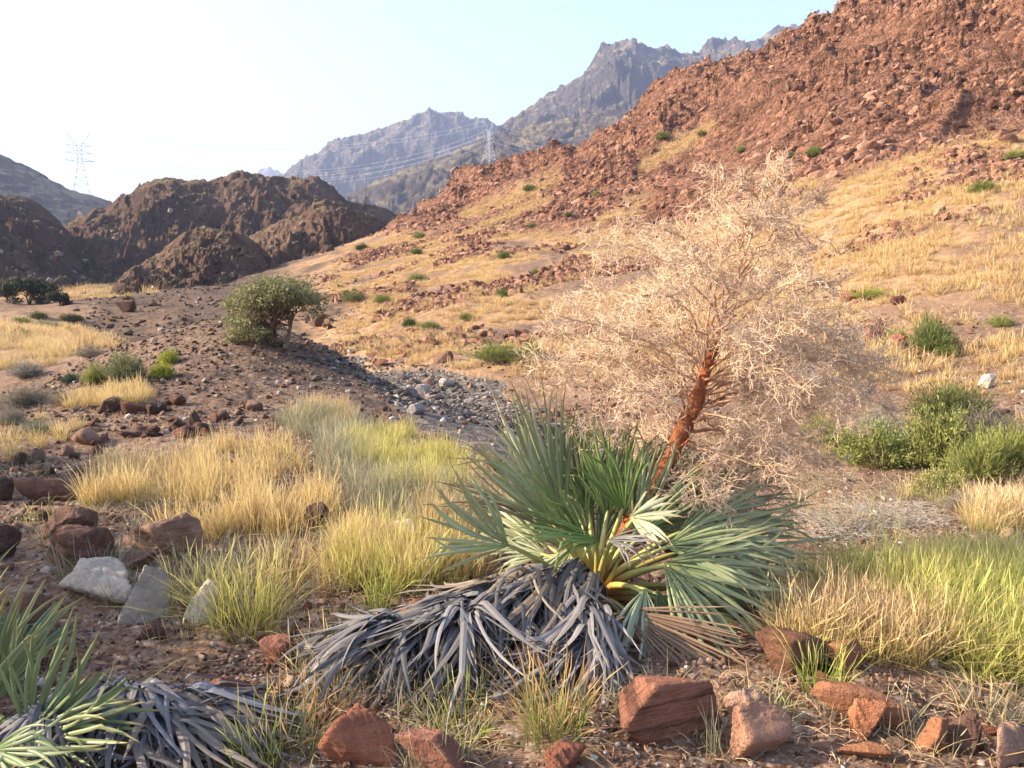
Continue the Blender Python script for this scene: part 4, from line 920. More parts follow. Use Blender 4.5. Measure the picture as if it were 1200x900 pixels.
def main_palm():
    ctr = at(700, 706, 3.62); g = float(height(np.array([ctr[0]]), np.array([ctr[1]]))[0]); base = np.array([ctr[0], ctr[1], g])
    t = empty('fan_palm', base, label='grey green fan palm with stiff spreading leaves in the middle foreground', cat='palm')
    H = lambda u=698, v=690, Y=3.60: at(u, v, Y)
    A = lambda hu, hv, hY, tu, tv, tY, nrm, spread, nseg, seed, col, heart=None, **k: add_frond(t, base, H() if heart is None else heart, at(hu, hv, hY), at(tu, tv, tY), np.array(nrm, float), spread, nseg, seed, col, **k)
    # tall leaves standing up behind and left
    A(660, 612, 3.62, 612, 452, 3.75, (.75, -1, .2), .56, 26, 1, PG1, droop=.03, cup=.1)
    A(652, 616, 3.5, 556, 512, 3.45, (.7, -1, .5), .42, 22, 2, PG2, droop=.05)
    A(648, 622, 3.45, 520, 548, 3.4, (.2, -.6, 1), .22, 14, 3, PBR, droop=.05, jit=1.3)
    A(596, 640, 3.30, 500, 586, 3.25, (-.1, -1, .55), .75, 24, 4, PG2, droop=.05, heart=H(680, 694))
    A(690, 600, 3.85, 668, 480, 4.0, (.3, -1, .1), .62, 26, 5, PGD, droop=.06)
    A(712, 606, 3.75, 716, 490, 3.9, (0, -1, .1), .66, 26, 6, PG3, droop=.05)
    A(732, 602, 3.55, 706, 506, 3.5, (-.4, -1, .2), .55, 20, 7, PG3, droop=.04)
    A(744, 600, 3.9, 790, 510, 4.1, (-.2, -1, .2), .7, 24, 8, PGD, droop=.08)
    A(704, 634, 3.40, 622, 622, 3.15, (0, -.35, 1), .55, 20, 9, PG3, droop=.10)
    A(640, 604, 3.75, 580, 520, 3.9, (.8, -1, .3), .5, 20, 10, PG1, droop=.06)
    A(676, 590, 3.95, 640, 492, 4.1, (.4, -1, .1), .5, 20, 27, PGD, droop=.04)
    # leaves to the right
    A(796, 622, 3.6, 936, 604, 3.75, (.1, -.75, .9), .75, 30, 11, PG2, droop=.14, heart=H(704, 688))
    A(778, 660, 3.42, 880, 720, 3.25, (.5, -1, .55), 1.0, 34, 12, PG2, droop=.22, heart=H(708, 690), L=.62)
    A(802, 658, 3.55, 950, 672, 3.5, (.2, -.8, .8), .62, 28, 13, PG2, droop=.16, heart=H(708, 690))
    A(786, 708, 3.45, 890, 772, 3.35, (.6, -1, .4), .75, 28, 14, PG1, droop=.15, heart=H(706, 694))
    A(770, 584, 3.95, 890, 560, 4.3, (.1, -.8, .7), .8, 28, 15, PGD, droop=.12)
    A(760, 620, 3.75, 868, 590, 4.0, (.1, -.8, .8), .75, 28, 16, PG1, droop=.15)
    A(810, 690, 3.6, 920, 720, 3.7, (.3, -.9, .6), .7, 26, 17, PG1, droop=.2, heart=H(708, 692))
    A(756, 690, 3.30, 748, 770, 3.05, (.2, -1, .35), .6, 18, 18, PG4, droop=.12, heart=H(706, 690), L=.36)
    A(820, 640, 3.75, 962, 640, 3.95, (.1, -.8, .8), .7, 28, 31, PG2, droop=.14)
    A(812, 612, 3.9, 930, 560, 4.2, (.1, -.9, .6), .6, 26, 32, PG1, droop=.10)
    A(840, 700, 3.75, 950, 690, 3.9, (.2, -.8, .8), .75, 28, 33, PG1, droop=.18, heart=H(708, 690))
    A(800, 730, 3.6, 880, 800, 3.6, (.5, -1, .4), .6, 24, 34, PG2, droop=.12, heart=H(706, 696))
    A(640, 640, 3.85, 560, 590, 4.1, (.2, -1, .4), .7, 24, 35, PG2, droop=.1)
    A(662, 604, 3.7, 584, 476, 3.75, (.6, -1, .2), .32, 18, 36, PG4, droop=.03)
    A(770, 690, 3.38, 800, 800, 3.2, (.4, -1, .4), .55, 24, 37, PG1, droop=.10, heart=H(704, 694))
    A(780, 640, 3.5, 900, 640, 3.45, (.2, -.9, .7), .7, 28, 38, PG2, droop=.16)
    A(742, 630, 3.62, 800, 520, 3.75, (-.3, -1, .2), .6, 24, 39, PG1, droop=.06)
    A(690, 640, 3.48, 636, 560, 3.4, (.3, -1, .4), .5, 20, 40, PG3, droop=.06)
    A(700, 646, 3.78, 690, 556, 3.95, (.1, -1, .2), .75, 28, 41, PGD, droop=.04)
    A(726, 648, 3.80, 770, 566, 4.0, (-.1, -1, .3), .7, 26, 42, PG3, droop=.06)
    A(668, 646, 3.78, 624, 578, 3.95, (.3, -1, .3), .65, 24, 43, PGD, droop=.05)
    # small pale and split leaf pieces in the heart
    A(738, 606, 3.40, 772, 606, 3.3, (0, -1, .4), .85, 14, 19, PG4, droop=.15, L=.24)
    A(712, 632, 3.34, 752, 634, 3.2, (.1, -.6, .9), .5, 14, 20, (.20, .18, .19), droop=.25, L=.26, heart=H(700, 690))
    A(672, 640, 3.6, 640, 700, 3.5, (-.2, -1, .5), .6, 16, 21, PG4, droop=.2, L=.32)
    A(640, 650, 3.75, 580, 640, 3.9, (-.1, -.8, .7), .6, 20, 22, (.26, .27, .17), droop=.15)
    A(664, 650, 3.7, 610, 690, 3.8, (-.3, -1, .5), .6, 18, 23, PG2, droop=.2)
    A(690, 606, 4.0, 700, 540, 4.4, (0, -1, .5), .9, 26, 24, PGD, droop=.2)
    A(770, 640, 4.0, 870, 640, 4.4, (.1, -.7, .9), .9, 26, 25, PGD, droop=.25)
    # dead brown leaf hanging in front on the right
    A(728, 714, 3.24, 842, 776, 3.02, (.4, -1, .45), .5, 36, 26, (.20, .122, .082), droop=.04, mat=M_DRYLEAF, label='brown dried fan leaf hanging low', heart=H(700, 706), L=.56, wmax=.016, jit=.5, fuse=.75)
    A(720, 716, 3.5, 850, 742, 3.45, (.3, -1, .5), .35, 22, 28, (.20, .13, .09), droop=.16, mat=M_DRYLEAF, label='dark brown dried fan leaf behind the hanging one', heart=H(700, 706), jit=.8, fuse=.5)
    # short fibrous stem with old leaf bases
    T = Tubes(); T.add([base + (0, 0, -.05), base + (.0, .03, .12), H(706, 680, 3.68), H(716, 640, 3.75)], [.075, .075, .06, .035], 12)
    link('stem', T.mesh('stem', mat_wood('palm_stem', (.20, .09, .035), (.42, .22, .09), 40, .02), base), t)
    r = np.random.default_rng(3)
    for i in range(16):
        a = r.uniform(0, 6.28); q = np.array([cos(a), sin(a), 0]); b0 = base + q * .05 + (0, 0, r.uniform(0, .16)); S = Strips()
        S.add(bez(b0, b0 + q * .06 + (0, 0, .06), b0 + q * r.uniform(.07, .14) + (0, 0, r.uniform(.10, .2)), 5), [.026, .024, .018, .012, .006], norm(np.cross(q, (0, 0, 1))), .5, q, r.random())
        link('leaf_base', S.mesh('leaf_base', M_PET, base), t)
main_palm()
def side_palm(name, label, hu, hv, hY, list_, seed, cast=()):
    ctr = at(hu, hv, hY); g = float(height(np.array([ctr[0]]), np.array([ctr[1]]))[0]); base = np.array([ctr[0], ctr[1], g])
    t = empty(name, base, label=label, cat='palm'); heart = base + (0, 0, .12)
    for i, (h, tip, nrm, spread, nseg, col, droop) in enumerate(list_):
        add_frond(t, base, heart, h, tip, np.array(nrm, float), spread, nseg, seed + i, col, droop, wmax=.017)
    T = Tubes(); T.add([base + (0, 0, -.05), base + (0, 0, .1), base + (0, 0, .2)], [.07, .07, .04], 10)
    link('stem', T.mesh('stem', bpy.data.materials['palm_stem'], base), t)
    return t
side_palm('fan_palm', 'fan palm cut by the frame, its grey green leaves rising from the front corner', -40, 860, 2.45, [
    (at(36, 868, 2.42), at(128, 762, 2.35), (.4, -1, .35), .85, 30, (.20, .245, .12), .05),
    (at(-14, 830, 2.5), at(32, 690, 2.6), (.5, -1, .1), .55, 24, PG1, .02),
    (at(-40, 830, 2.4), at(-50, 680, 2.4), (.2, -1, .1), .7, 24, PG1, .03),
    (at(30, 866, 2.36), at(150, 830, 2.3), (.2, -.9, .7), .55, 22, PG1, .12),
    (at(-10, 880, 2.25), at(60, 905, 2.1), (.2, -.9, .7), .7, 22, (.18, .22, .11), .2),
    (at(-120, 820, 2.5), at(-230, 720, 2.5), (-.4, -1, .3), .8, 28, PG1, .08),
    (at(-110, 860, 2.3), at(-260, 850, 2.2), (-.2, -.9, .7), .8, 28, PG2, .15),
    (at(-60, 800, 2.75), at(-90, 640, 3.0), (0, -1, .2), .8, 28, PGD, .05),
    (at(0, 800, 2.8), at(60, 700, 3.1), (.3, -1, .3), .6, 22, PGD, .08)], 60)
# unseen palms added left of the frame to cast shade on the front corner
def shade_palms():
    for k, (x, y, s, lab) in enumerate(((-4.7, 3.2, 1.0, 'shorter full fan palm added unseen left of the frame to cast shade'), (-5.6, 5.7, .8, 'tall fan palm added unseen left of the frame to cast shade'), (-4.4, 2.3, .85, 'front fan palm added unseen left of the frame to cast shade'))):
        r = np.random.default_rng(70 + k); z = float(height(np.array([x]), np.array([y]))[0]); b = np.array([x, y, z]); L = []
        for i in range(20):
            a = r.uniform(0, 6.28); el = r.uniform(.1, 1.35); d = np.array([cos(a) * cos(el), sin(a) * cos(el), sin(el)])
            h = b + np.array([0, 0, .3]) + d * .55 * s; L.append((h, h + d * .85 * s, np.array([-cos(a) * sin(el), -sin(a) * sin(el), cos(el)]), .95, 26, PG1 if i % 3 else PGD, .12))
        ctr = b; t = empty('fan_palm', b, label=lab, cat='palm')
        for i, (h, tip, nrm, spread, nseg, col, droop) in enumerate(L):
            add_frond(t, b, b + (0, 0, .2), h, tip, nrm, spread, nseg, 300 + k * 40 + i, col, droop, wmax=.02)
        T = Tubes(); T.add([b + (0, 0, -.05), b + (0, 0, .15), b + (0, 0, .35)], [.08, .08, .05], 10)
        link('stem', T.mesh('stem', bpy.data.materials['palm_stem'], b), t)
shade_palms()

# ------------------------------------------------------------------ heaps of withered grey fronds
def heap(label, crest, dirs, n_fr, seed, bump_r, color, per=26, Lr=(.35, .75), wid=.0115, up=(-.35, .28), down=.18, lift=.10):
    """fans collapsed over a low heap: every ribbon slides down over the heap's own surface"""
    r = np.random.default_rng(seed); crest = np.array(crest)
    gz = height(crest[:, 0], crest[:, 1]); hh = crest[:, 2] - gz
    fine = np.linspace(0, len(crest) - 1, 24); cx = np.interp(fine, range(len(crest)), crest[:, 0]); cy = np.interp(fine, range(len(crest)), crest[:, 1]); chh = np.interp(fine, range(len(crest)), hh)
    gx = np.linspace(cx.min() - 1, cx.max() + 1, 90); gy = np.linspace(cy.min() - 1, cy.max() + 1, 90)
    GZ = height(*np.meshgrid(gx, gy, indexing='ij'))
    def surf(x, y):
        i = min(max((x - gx[0]) / (gx[1] - gx[0]), 0), 88.9); j = min(max((y - gy[0]) / (gy[1] - gy[0]), 0), 88.9); a, b = int(i), int(j); fi, fj = i - a, j - b
        g = (GZ[a, b] * (1 - fi) + GZ[a + 1, b] * fi) * (1 - fj) + (GZ[a, b + 1] * (1 - fi) + GZ[a + 1, b + 1] * fi) * fj
        d2 = (x - cx) ** 2 + (y - cy) ** 2
        return g + float((chh * .82 * np.exp(-d2 / bump_r ** 2)).max())
    mid = crest.mean(0); base = np.array([mid[0], mid[1], float(height(np.array([mid[0]]), np.array([mid[1]]))[0])])
    t = empty('withered_frond_heap', base, label=label, cat='dead leaves')
    for k in range(n_fr):
        q = r.random() if k > 3 else [0, .35, .7, 1][k]; s = q * (len(crest) - 1); i = int(min(s, len(crest) - 2)); f = s - i
        h0 = crest[i] * (1 - f) + crest[i + 1] * f + np.array([r.normal(0, .05), r.normal(0, .05), r.uniform(-.04, .06)])
        d0 = np.array(dirs[i]) * (1 - f) + np.array(dirs[i + 1]) * f; a0 = math.atan2(d0[1], d0[0]) + r.normal(0, .38)
        if r.random() < down: a0 = -1.95 + r.normal(0, .3)
        a0 = -a0 if sin(a0) > 0 else a0
        if cos(a0) > -.05 and lift > .05: a0 = -1.75 + r.normal(0, .12)
        S = Strips(); lay = r.uniform(0, .09); cf = r.normal(0, .06)
        for j in range(per):
            a = a0 + r.normal(0, .27); L = r.uniform(*Lr); st = L / 13; p = h0 + r.normal(0, .02, 3); up0 = r.uniform(*up); d = norm((cos(a), sin(a), up0)); P = [p.copy()]
            curl = cf + r.normal(0, .04); kk = r.integers(2, 22); lay2 = lay + r.uniform(.0, .05); stiff = r.uniform(.05, .30)
            for m in range(13):
                d = norm(d + np.array([-d[1] * curl, d[0] * curl, -stiff]) + (r.normal(0, .38, 3) * (1, 1, .5) if m == kk else 0)); p = p + d * st
                zs = surf(p[0], p[1]) + .012 + lay2 * (1 - m / 16)
                if p[2] < zs: p[2] = zs; d[2] = max(d[2], (zs - P[-1][2]) / st * .6); d = norm(d)
                if p[2] > zs + lift: p[2] -= (p[2] - zs - lift) * .6
                P.append(p.copy())
            P = np.array(P); tg = np.gradient(P, axis=0); sd = np.cross(tg, np.array([0, 0, 1.]) + r.normal(0, .28, 3)); sd /= np.linalg.norm(sd, axis=1)[:, None] + 1e-9
            tw = r.normal(0, .6); nn = np.cross(sd, tg); nn /= np.linalg.norm(nn, axis=1)[:, None] + 1e-9; ang = np.linspace(0, tw, len(P))[:, None]
            sd2 = sd * np.cos(ang) + nn * np.sin(ang)
            S.add(P, wid * r.uniform(.35, 1.6) * np.interp(np.linspace(0, 1, len(P)), [0, .2, .7, 1], [.7, 1, .72, .05]), sd2, .22, np.cross(sd2, tg) / (np.linalg.norm(np.cross(sd2, tg), axis=1)[:, None] + 1e-9), r.random())
        link('withered_frond', S.mesh('withered_frond', M_DRYLEAF, base, False), t, color=tuple(np.array(color) * r.uniform(.6, 1.2) * (np.array([1.25, 1.05, .85]) if r.random() < .25 else 1)))
    return t
_c = [at(690, 694, 3.42), at(640, 712, 3.32), at(570, 742, 3.2), at(530, 772, 3.12), at(490, 784, 3.06)]
GW = (.165, .153, .148)
heap('large heap of curling grey withered fan leaves spilling from the foot of the palm', _c, [(-.6, -.9), (-.9, -.5), (-1, -.3), (-1, -.2), (-.8, -.5)], 44, 1001, .26, GW, 22, (.3, .72))
heap('narrow fall of grey leaf strips hanging behind the grass tuft toward the banded red block', [at(676, 716, 3.32), at(694, 738, 3.22), at(704, 764, 3.1)], [(0, -1), (.12, -1), (.3, -1)], 6, 1002, .17, (.22, .205, .20), 22, (.35, .65))
heap('dark blue grey pile of withered fan leaves beside the cut off palm', [at(90, 858, 2.46), at(140, 846, 2.52), at(190, 842, 2.55), at(235, 852, 2.55)], [(.2, -1), (.5, -.8), (.8, -.5), (.9, -.2)], 16, 1003, .22, (.16, .155, .165), 18, (.25, .5), .011, (-.4, .0), .2, .035)

# ------------------------------------------------------------------ the palm's dry flower stalk, built as a separate tree of bare twigs
def mat_twig():
    m = N('dry_twig'); h = m.attr('h'); rn = m.attr('rnd')
    c = m.ramp(h, [(0, (.40, .15, .065)), (.14, (.48, .24, .13)), (.4, (.58, .40, .255)), (1, (.73, .56, .40))])
    c = m.mix(m.math('MULTIPLY', rn, .5), c, (.54, .37, .25)); return m.done(c, .75, None, .2)
def mat_orange():
    m = N('orange_bark'); p = m.obj(); n1 = m.noise(m.n('ShaderNodeMapping', {'Vector': p, 'Scale': (1, 1, .3)}).outputs[0], 34, 6, .7); n2 = m.noise(p, 9, 4, .6)
    c = m.ramp(n1, [(.28, (.11, .04, .02)), (.45, (.29, .09, .038)), (.6, (.40, .145, .065)), (.75, (.54, .31, .18))])
    c = m.mix(m.rng(n2, .6, .68, 0, .7), c, (.62, .45, .28)); return m.done(c, .7, m.bump(m.math('ADD', n1, n2), .03, 1.), .15)
def dry_flower_stalk():
    r = np.random.default_rng(77); MT = mat_twig(); MO = mat_orange()
    Y0 = 4.0
    tr = np.array([at(u, v, Y) for u, v, Y in ((706, 676, 3.64), (740, 620, 3.80), (772, 568, 3.92), (798, 510, 4.0), (816, 468, 4.0), (833, 420, 4.02), (848, 372, 4.05), (866, 320, 4.05), (884, 262, 4.05), (896, 215, 4.05), (905, 172, 4.05))])
    rad = np.array([.056, .052, .047, .041, .036, .027, .015, .009, .006, .004, .002])
    s = np.linspace(0, len(tr) - 1, 60); TP = np.stack([np.interp(s, range(len(tr)), tr[:, k]) for k in range(3)], 1); TP[1:-1] += r.normal(0, .006, (58, 3)); TR = np.interp(s, range(len(tr)), rad) * (1 + .16 * r.normal(size=60))
    g = float(height(np.array([tr[0][0]]), np.array([tr[0][1]]))[0]); base = np.array([tr[0][0], tr[0][1], g])
    t = empty('dry_flower_stalk', base, label='dry branched flower stalk of the palm, dense pale twigs on a leaning orange stem', cat='tree')
    T = Tubes(); T.add(np.concatenate([[base - (0, 0, .05)], TP[:33]]), np.concatenate([[.06], TR[:33]]), 9)
    for i in range(8):                                      # peeling side stubs on the lower stem
        k = r.integers(3, 22); d = norm(np.array([r.normal(), r.normal(), .9])); T.add(bez(TP[k], TP[k] + d * .05, TP[k] + d * r.uniform(.08, .16) + (0, 0, .03), 4), [.012, .01, .007, .003], 5, r.random())
    link('trunk', T.mesh('trunk', MO, base), t)
    T = Tubes(); T.add(TP[32:], TR[32:] * .9, 6, .3, np.linspace(.12, .8, 28)); link('branch', T.mesh('branch', MT, base), t)
    # limbs: where they leave the stem, where they end in the picture, how far forward or back
    limbs = [(30, 640, 395, .1), (26, 628, 430, -.2), (38, 720, 262, .1), (34, 690, 290, -.2), (14, 690, 500, -.25), (15, 750, 540, .45), (12, 850, 588, -.45), (13, 905, 566, .25), (18, 650, 452, -.1), (20, 668, 412, .35), (22, 640, 365, -.35), (20, 735, 470, -.6), (24, 700, 398, -.65), (26, 690, 330, .3), (27, 735, 300, -.3), (28, 762, 345, -.75),
             (30, 790, 268, .2), (31, 748, 240 + 40, .6), (33, 812, 300, -.55), (36, 838, 200, -.1), (20, 900, 520, -.5), (19, 965, 520, .15), (22, 1020, 470, -.1), (24, 1042, 440, .3), (24, 985, 452, -.45), (26, 940, 455, -.7), (28, 1000, 395, .2), (29, 950, 380, -.55),
             (31, 985, 330, .1), (33, 930, 330, -.55), (35, 975, 285, .25), (37, 935, 262, -.3), (40, 965, 240, .1), (42, 860, 245, -.4), (45, 925, 205, .15), (47, 875, 205, -.15), (50, 915, 190, 0), (34, 890, 330, .7), (28, 860, 400, .8), (24, 800, 430, .8), (22, 900, 470, .8), (25, 780, 400, -.2), (30, 820, 350, .5), (27, 905, 410, -.8),
             (33, 850, 290, .1), (21, 860, 520, .4), (18, 780, 500, .5), (17, 930, 560, -.3), (16, 720, 520, .3), (15, 930, 596, .1), (17, 985, 555, -.1), (19, 1042, 478, .1), (21, 1005, 500, -.5), (14, 880, 610, -.2), (23, 1038, 420, -.1), (25, 1030, 380, .4), (13, 820, 590, -.5), (24, 1010, 440, .15), (22, 990, 480, .35), (26, 1000, 425, -.2), (20, 950, 500, -.3), (18, 960, 545, .3), (25, 960, 470, .1), (27, 980, 360, -.2), (28, 660, 350, .2), (23, 650, 430, .4)]
    for k, u, v, dy in limbs:
        tip = at(u, v, 4.0 + dy); b0 = TP[k]; Lb = np.linalg.norm(tip - b0)
        td = norm(TP[min(k + 4, 59)] - TP[max(k - 4, 0)]); mid = b0 * .58 + tip * .42 + r.normal(0, .06, 3) * Lb + td * Lb * (.26 if tip[2] > b0[2] - .1 else .12)
        P = bez(b0, mid, tip, 12); P[1:-1] += r.normal(0, .013, (10, 3))
        B = Tubes(); B.add(P, np.linspace(min(.0052, TR[k] * .4) + .002, .0028, 12), 5, r.random(), np.linspace(.10, .55, 12)); W = Tubes()
        nsec = int(8 + Lb * 15.5)
        for i in range(nsec):
            q = r.uniform(.45 if dy < -.2 else .25, 1.0) if Lb > .25 else r.uniform(.15, 1.); f = q * 10.99; a = int(f); p0 = P[a] + (P[a + 1] - P[a]) * (f - a); ax = norm(P[a + 1] - P[a])
            d = norm(ax * .7 + r.normal(0, .62, 3) + np.array([0, 0, .12])); L2 = r.uniform(.09, .27) * (1.15 - .55 * q) * (.55 if k > 38 else 1.)
            Q = [p0]
            for m in range(5):
                d = norm(d + r.normal(0, .26, 3)); Q.append(Q[-1] + d * L2 / 5)
            Q = np.array(Q); W.add(Q, np.linspace(.0025, .0014, 6), 3, r.random(), np.linspace(.35, .75, 6))
            for m in range(1, 6):
                for _ in range(r.integers(2, 5)):
                    d3 = norm((Q[m] - Q[m - 1]) / L2 * 3 + r.normal(0, .85, 3)); L3 = r.uniform(.035, .095); z1 = Q[m] + d3 * L3 * .5; d4 = norm(d3 + r.normal(0, .5, 3)); z2 = z1 + d4 * L3 * .5
                    W.add(np.array([Q[m], z1, z2]), [.0016, .0014, .0008], 3, r.random(), [.6, .85, 1])
                    if r.random() < .6:
                        d5 = norm(d3 + r.normal(0, .8, 3)); W.add(np.array([z1, z1 + d5 * L3 * .55]), [.0016, .0009], 3, r.random(), [.8, 1])
        o = link('branch', B.mesh('branch', MT, base), t)
        w_ = link('twigs', W.mesh('twigs', MT, base), o); w_['kind'] = 'stuff'
dry_flower_stalk()

# ------------------------------------------------------------------ tufts in front that stand alone
def lone_tuft(u, v, h, label, mats, n, seed, lean=.22, base=.08, wid=.0024, seeds=.5, name='grass_tuft'):
    p = gp(u, v); d = p[1] * CP - (p[2] - CZ) * SP; H = h * d / F
    me = tuft(seed, n, H, base * H * 2.2, lean, wid, mats, .75, seeds, name, 6)
    return put(link(name, me, loc=p + np.array([0, .04, 0])), label, 'grass')
G_TIP = mat_blade('gold_tipped_grass', [(0, (.17, .19, .05)), (.4, (.27, .29, .07)), (.62, (.42, .36, .12)), (.8, (.62, .36, .16)), (1, (.60, .36, .2))])
lone_tuft(650, 872, 116, 'tall grass tuft with green base and orange tips in front of the grey frond heap', G_TIP, 190, 1, .30, .13)
lone_tuft(540, 875, 86, 'thin grey green tuft left of the orange tipped tuft', G_GREEN, 60, 2, .40, .15)
lone_tuft(287, 742, 112, 'bright yellow green tuft beside the pointed cream white stone', G_LIME, 260, 3, .30, .16)
lone_tuft(232, 716, 84, 'looser yellow tuft behind the cream white stone', G_LIME, 150, 4, .34, .2)
lone_tuft(335, 690, 84, 'straw yellow tuft at the lower end of the golden patch', G_GOLD, 150, 5, .3, .2)
lone_tuft(444, 720, 64, 'small green tuft on the gravel below the yellow grass', G_GREEN, 90, 6, .3, .1)
lone_tuft(335, 885, 110, 'sparse straw tuft with green blades beside the dark frond pile', G_TIP, 90, 7, .34, .16)
lone_tuft(300, 905, 100, 'green blades at the bottom edge between the frond pile and the red rock', G_GREEN, 60, 8, .36, .16)
lone_tuft(372, 800, 84, 'pale dry tuft behind the squarish red stone', G_GOLD, 46, 9, .4, .2)
lone_tuft(968, 822, 104, 'thin dark tuft of upright stalks in front of the red earthy rock', G_GREEN, 60, 10, .24, .1, .0022)
lone_tuft(922, 842, 34, 'tiny fresh green tuft beside the pale pinkish stone', G_GREEN, 36, 11, .5, .3)
lone_tuft(1170, 850, 76, 'sparse yellow stalks near the corner in front of the green grass', G_GOLD, 22, 12, .3, .2)
lone_tuft(1105, 905, 90, 'few yellow blades leaning over the dark brown block', G_GOLD, 18, 13, .5, .2)
lone_tuft(40, 612, 36, 'small pale green tuft below the flat topped low boulder', G_LIME, 50, 14, .5, .3)
lone_tuft(118, 694, 40, 'dry pale stalks between the boulders and the greyish white rock', G_GREY, 24, 15, .4, .3)
lone_tuft(25, 500 + 60, 40, 'pale dry tuft beside the grey brush hollow', G_GREY, 50, 16, .4, .3)
lone_tuft(205, 760, 50, 'small brown straw tuft on the gravel below the leaning slab', G_GREY, 40, 17, .5, .3)
lone_tuft(800, 872, 34, 'withered straw wisps at the corner of the banded red block', G_GREY, 26, 18, .5, .3)
lone_tuft(1080, 880, 44, 'low dry wisps at the foot of the small upright orange stone', G_GREY, 60, 19, .6, .5)
lone_tuft(20, 905, 70, 'dry stalks at the bottom edge below the cut off palm', G_GREY, 30, 20, .4, .3)
lone_tuft(400, 690, 70, 'golden tuft at the near end of the yellow grass', G_GOLD, 130, 21, .28, .18)
lone_tuft(478, 690, 80, 'dense golden green tuft at the front of the yellow grass', G_LIME, 200, 22, .26, .2)

# ------------------------------------------------------------------ fallen sticks and twig litter
def stick(pts, rad, label):
    P = np.array([gp(u, v) + np.array([0, 0, rad * 1.2 + dz]) for u, v, dz in pts]); b = P.mean(0); T = Tubes()
    s = np.linspace(0, len(P) - 1, 14); Q = np.stack([np.interp(s, range(len(P)), P[:, k]) for k in range(3)], 1); Q[:, 2] += np.abs(np.random.default_rng(len(label)).normal(0, .002, 14))
    T.add(Q, np.linspace(rad, rad * .45, 14), 6); put(link('stick', T.mesh('stick', M_STEM, b), loc=b), label, 'stick')
stick([(196, 809, 0), (235, 806, .01), (272, 801, 0)], .006, 'grey fallen stick on the gravel above the dark frond pile')
stick([(236, 779, 0), (262, 776, .008), (288, 772, 0)], .004, 'thin dark twig on the gravel beside the squarish red stone')
stick([(672, 866, .0), (700, 872, .02), (745, 886, .01)], .0022, 'pale thin stalk bent across the gravel by the banded red block')
stick([(470, 600, 0), (500, 606, .03), (530, 612, .01)], .004, 'dry curved stick in the litter behind the yellow grass')
def litter():
    r = np.random.default_rng(88); MG = mat_wood('litter_twig', (.24, .20, .17), (.46, .41, .36)); MB = mat_wood('litter_straw', (.32, .20, .12), (.52, .36, .22)); out = []
    for kk, (name, lab, poly, n, m, Lr) in enumerate((('twig_litter', 'grey dead twigs matted on the ground beyond the palm', [(930, 610), (980, 592), (1090, 590), (1100, 618), (1010, 640), (950, 640)], 900, MG, (.05, .22)),
                              ('twig_litter', 'pale broken twigs fallen beneath the dry flower stalk', [(880, 600), (930, 545), (1010, 560), (1060, 600), (960, 640), (900, 650)], 900, MB, (.04, .16)),
                              ('straw_litter', 'dry straw and leaf bits littering the soil around the palm', [(380, 600), (560, 570), (640, 660), (560, 720), (430, 740), (380, 700)], 1200, MB, (.03, .12)),
                              ('straw_litter', 'dry straw bits littering the soil at the front', [(250, 800), (420, 760), (900, 800), (1190, 800), (1200, 895), (300, 895)], 900, MB, (.02, .09)))):
        P = zone_pts(poly, n, 880 + kk); T = Tubes()
        for p in P:
            a = r.uniform(0, 6.28); L = r.uniform(*Lr); d = np.array([cos(a), sin(a), r.normal(.08, .2)]) * L
            q = p + (0, 0, .012); T.add(np.array([q, q + d * .5 + r.normal(0, .1 * L, 3) * (1, 1, .3) + (0, 0, .008), q + d]), [.0022, .002, .001], 3, r.random())
        put(link(name, T.mesh(name, m)), lab, 'litter', kind='stuff')
litter()

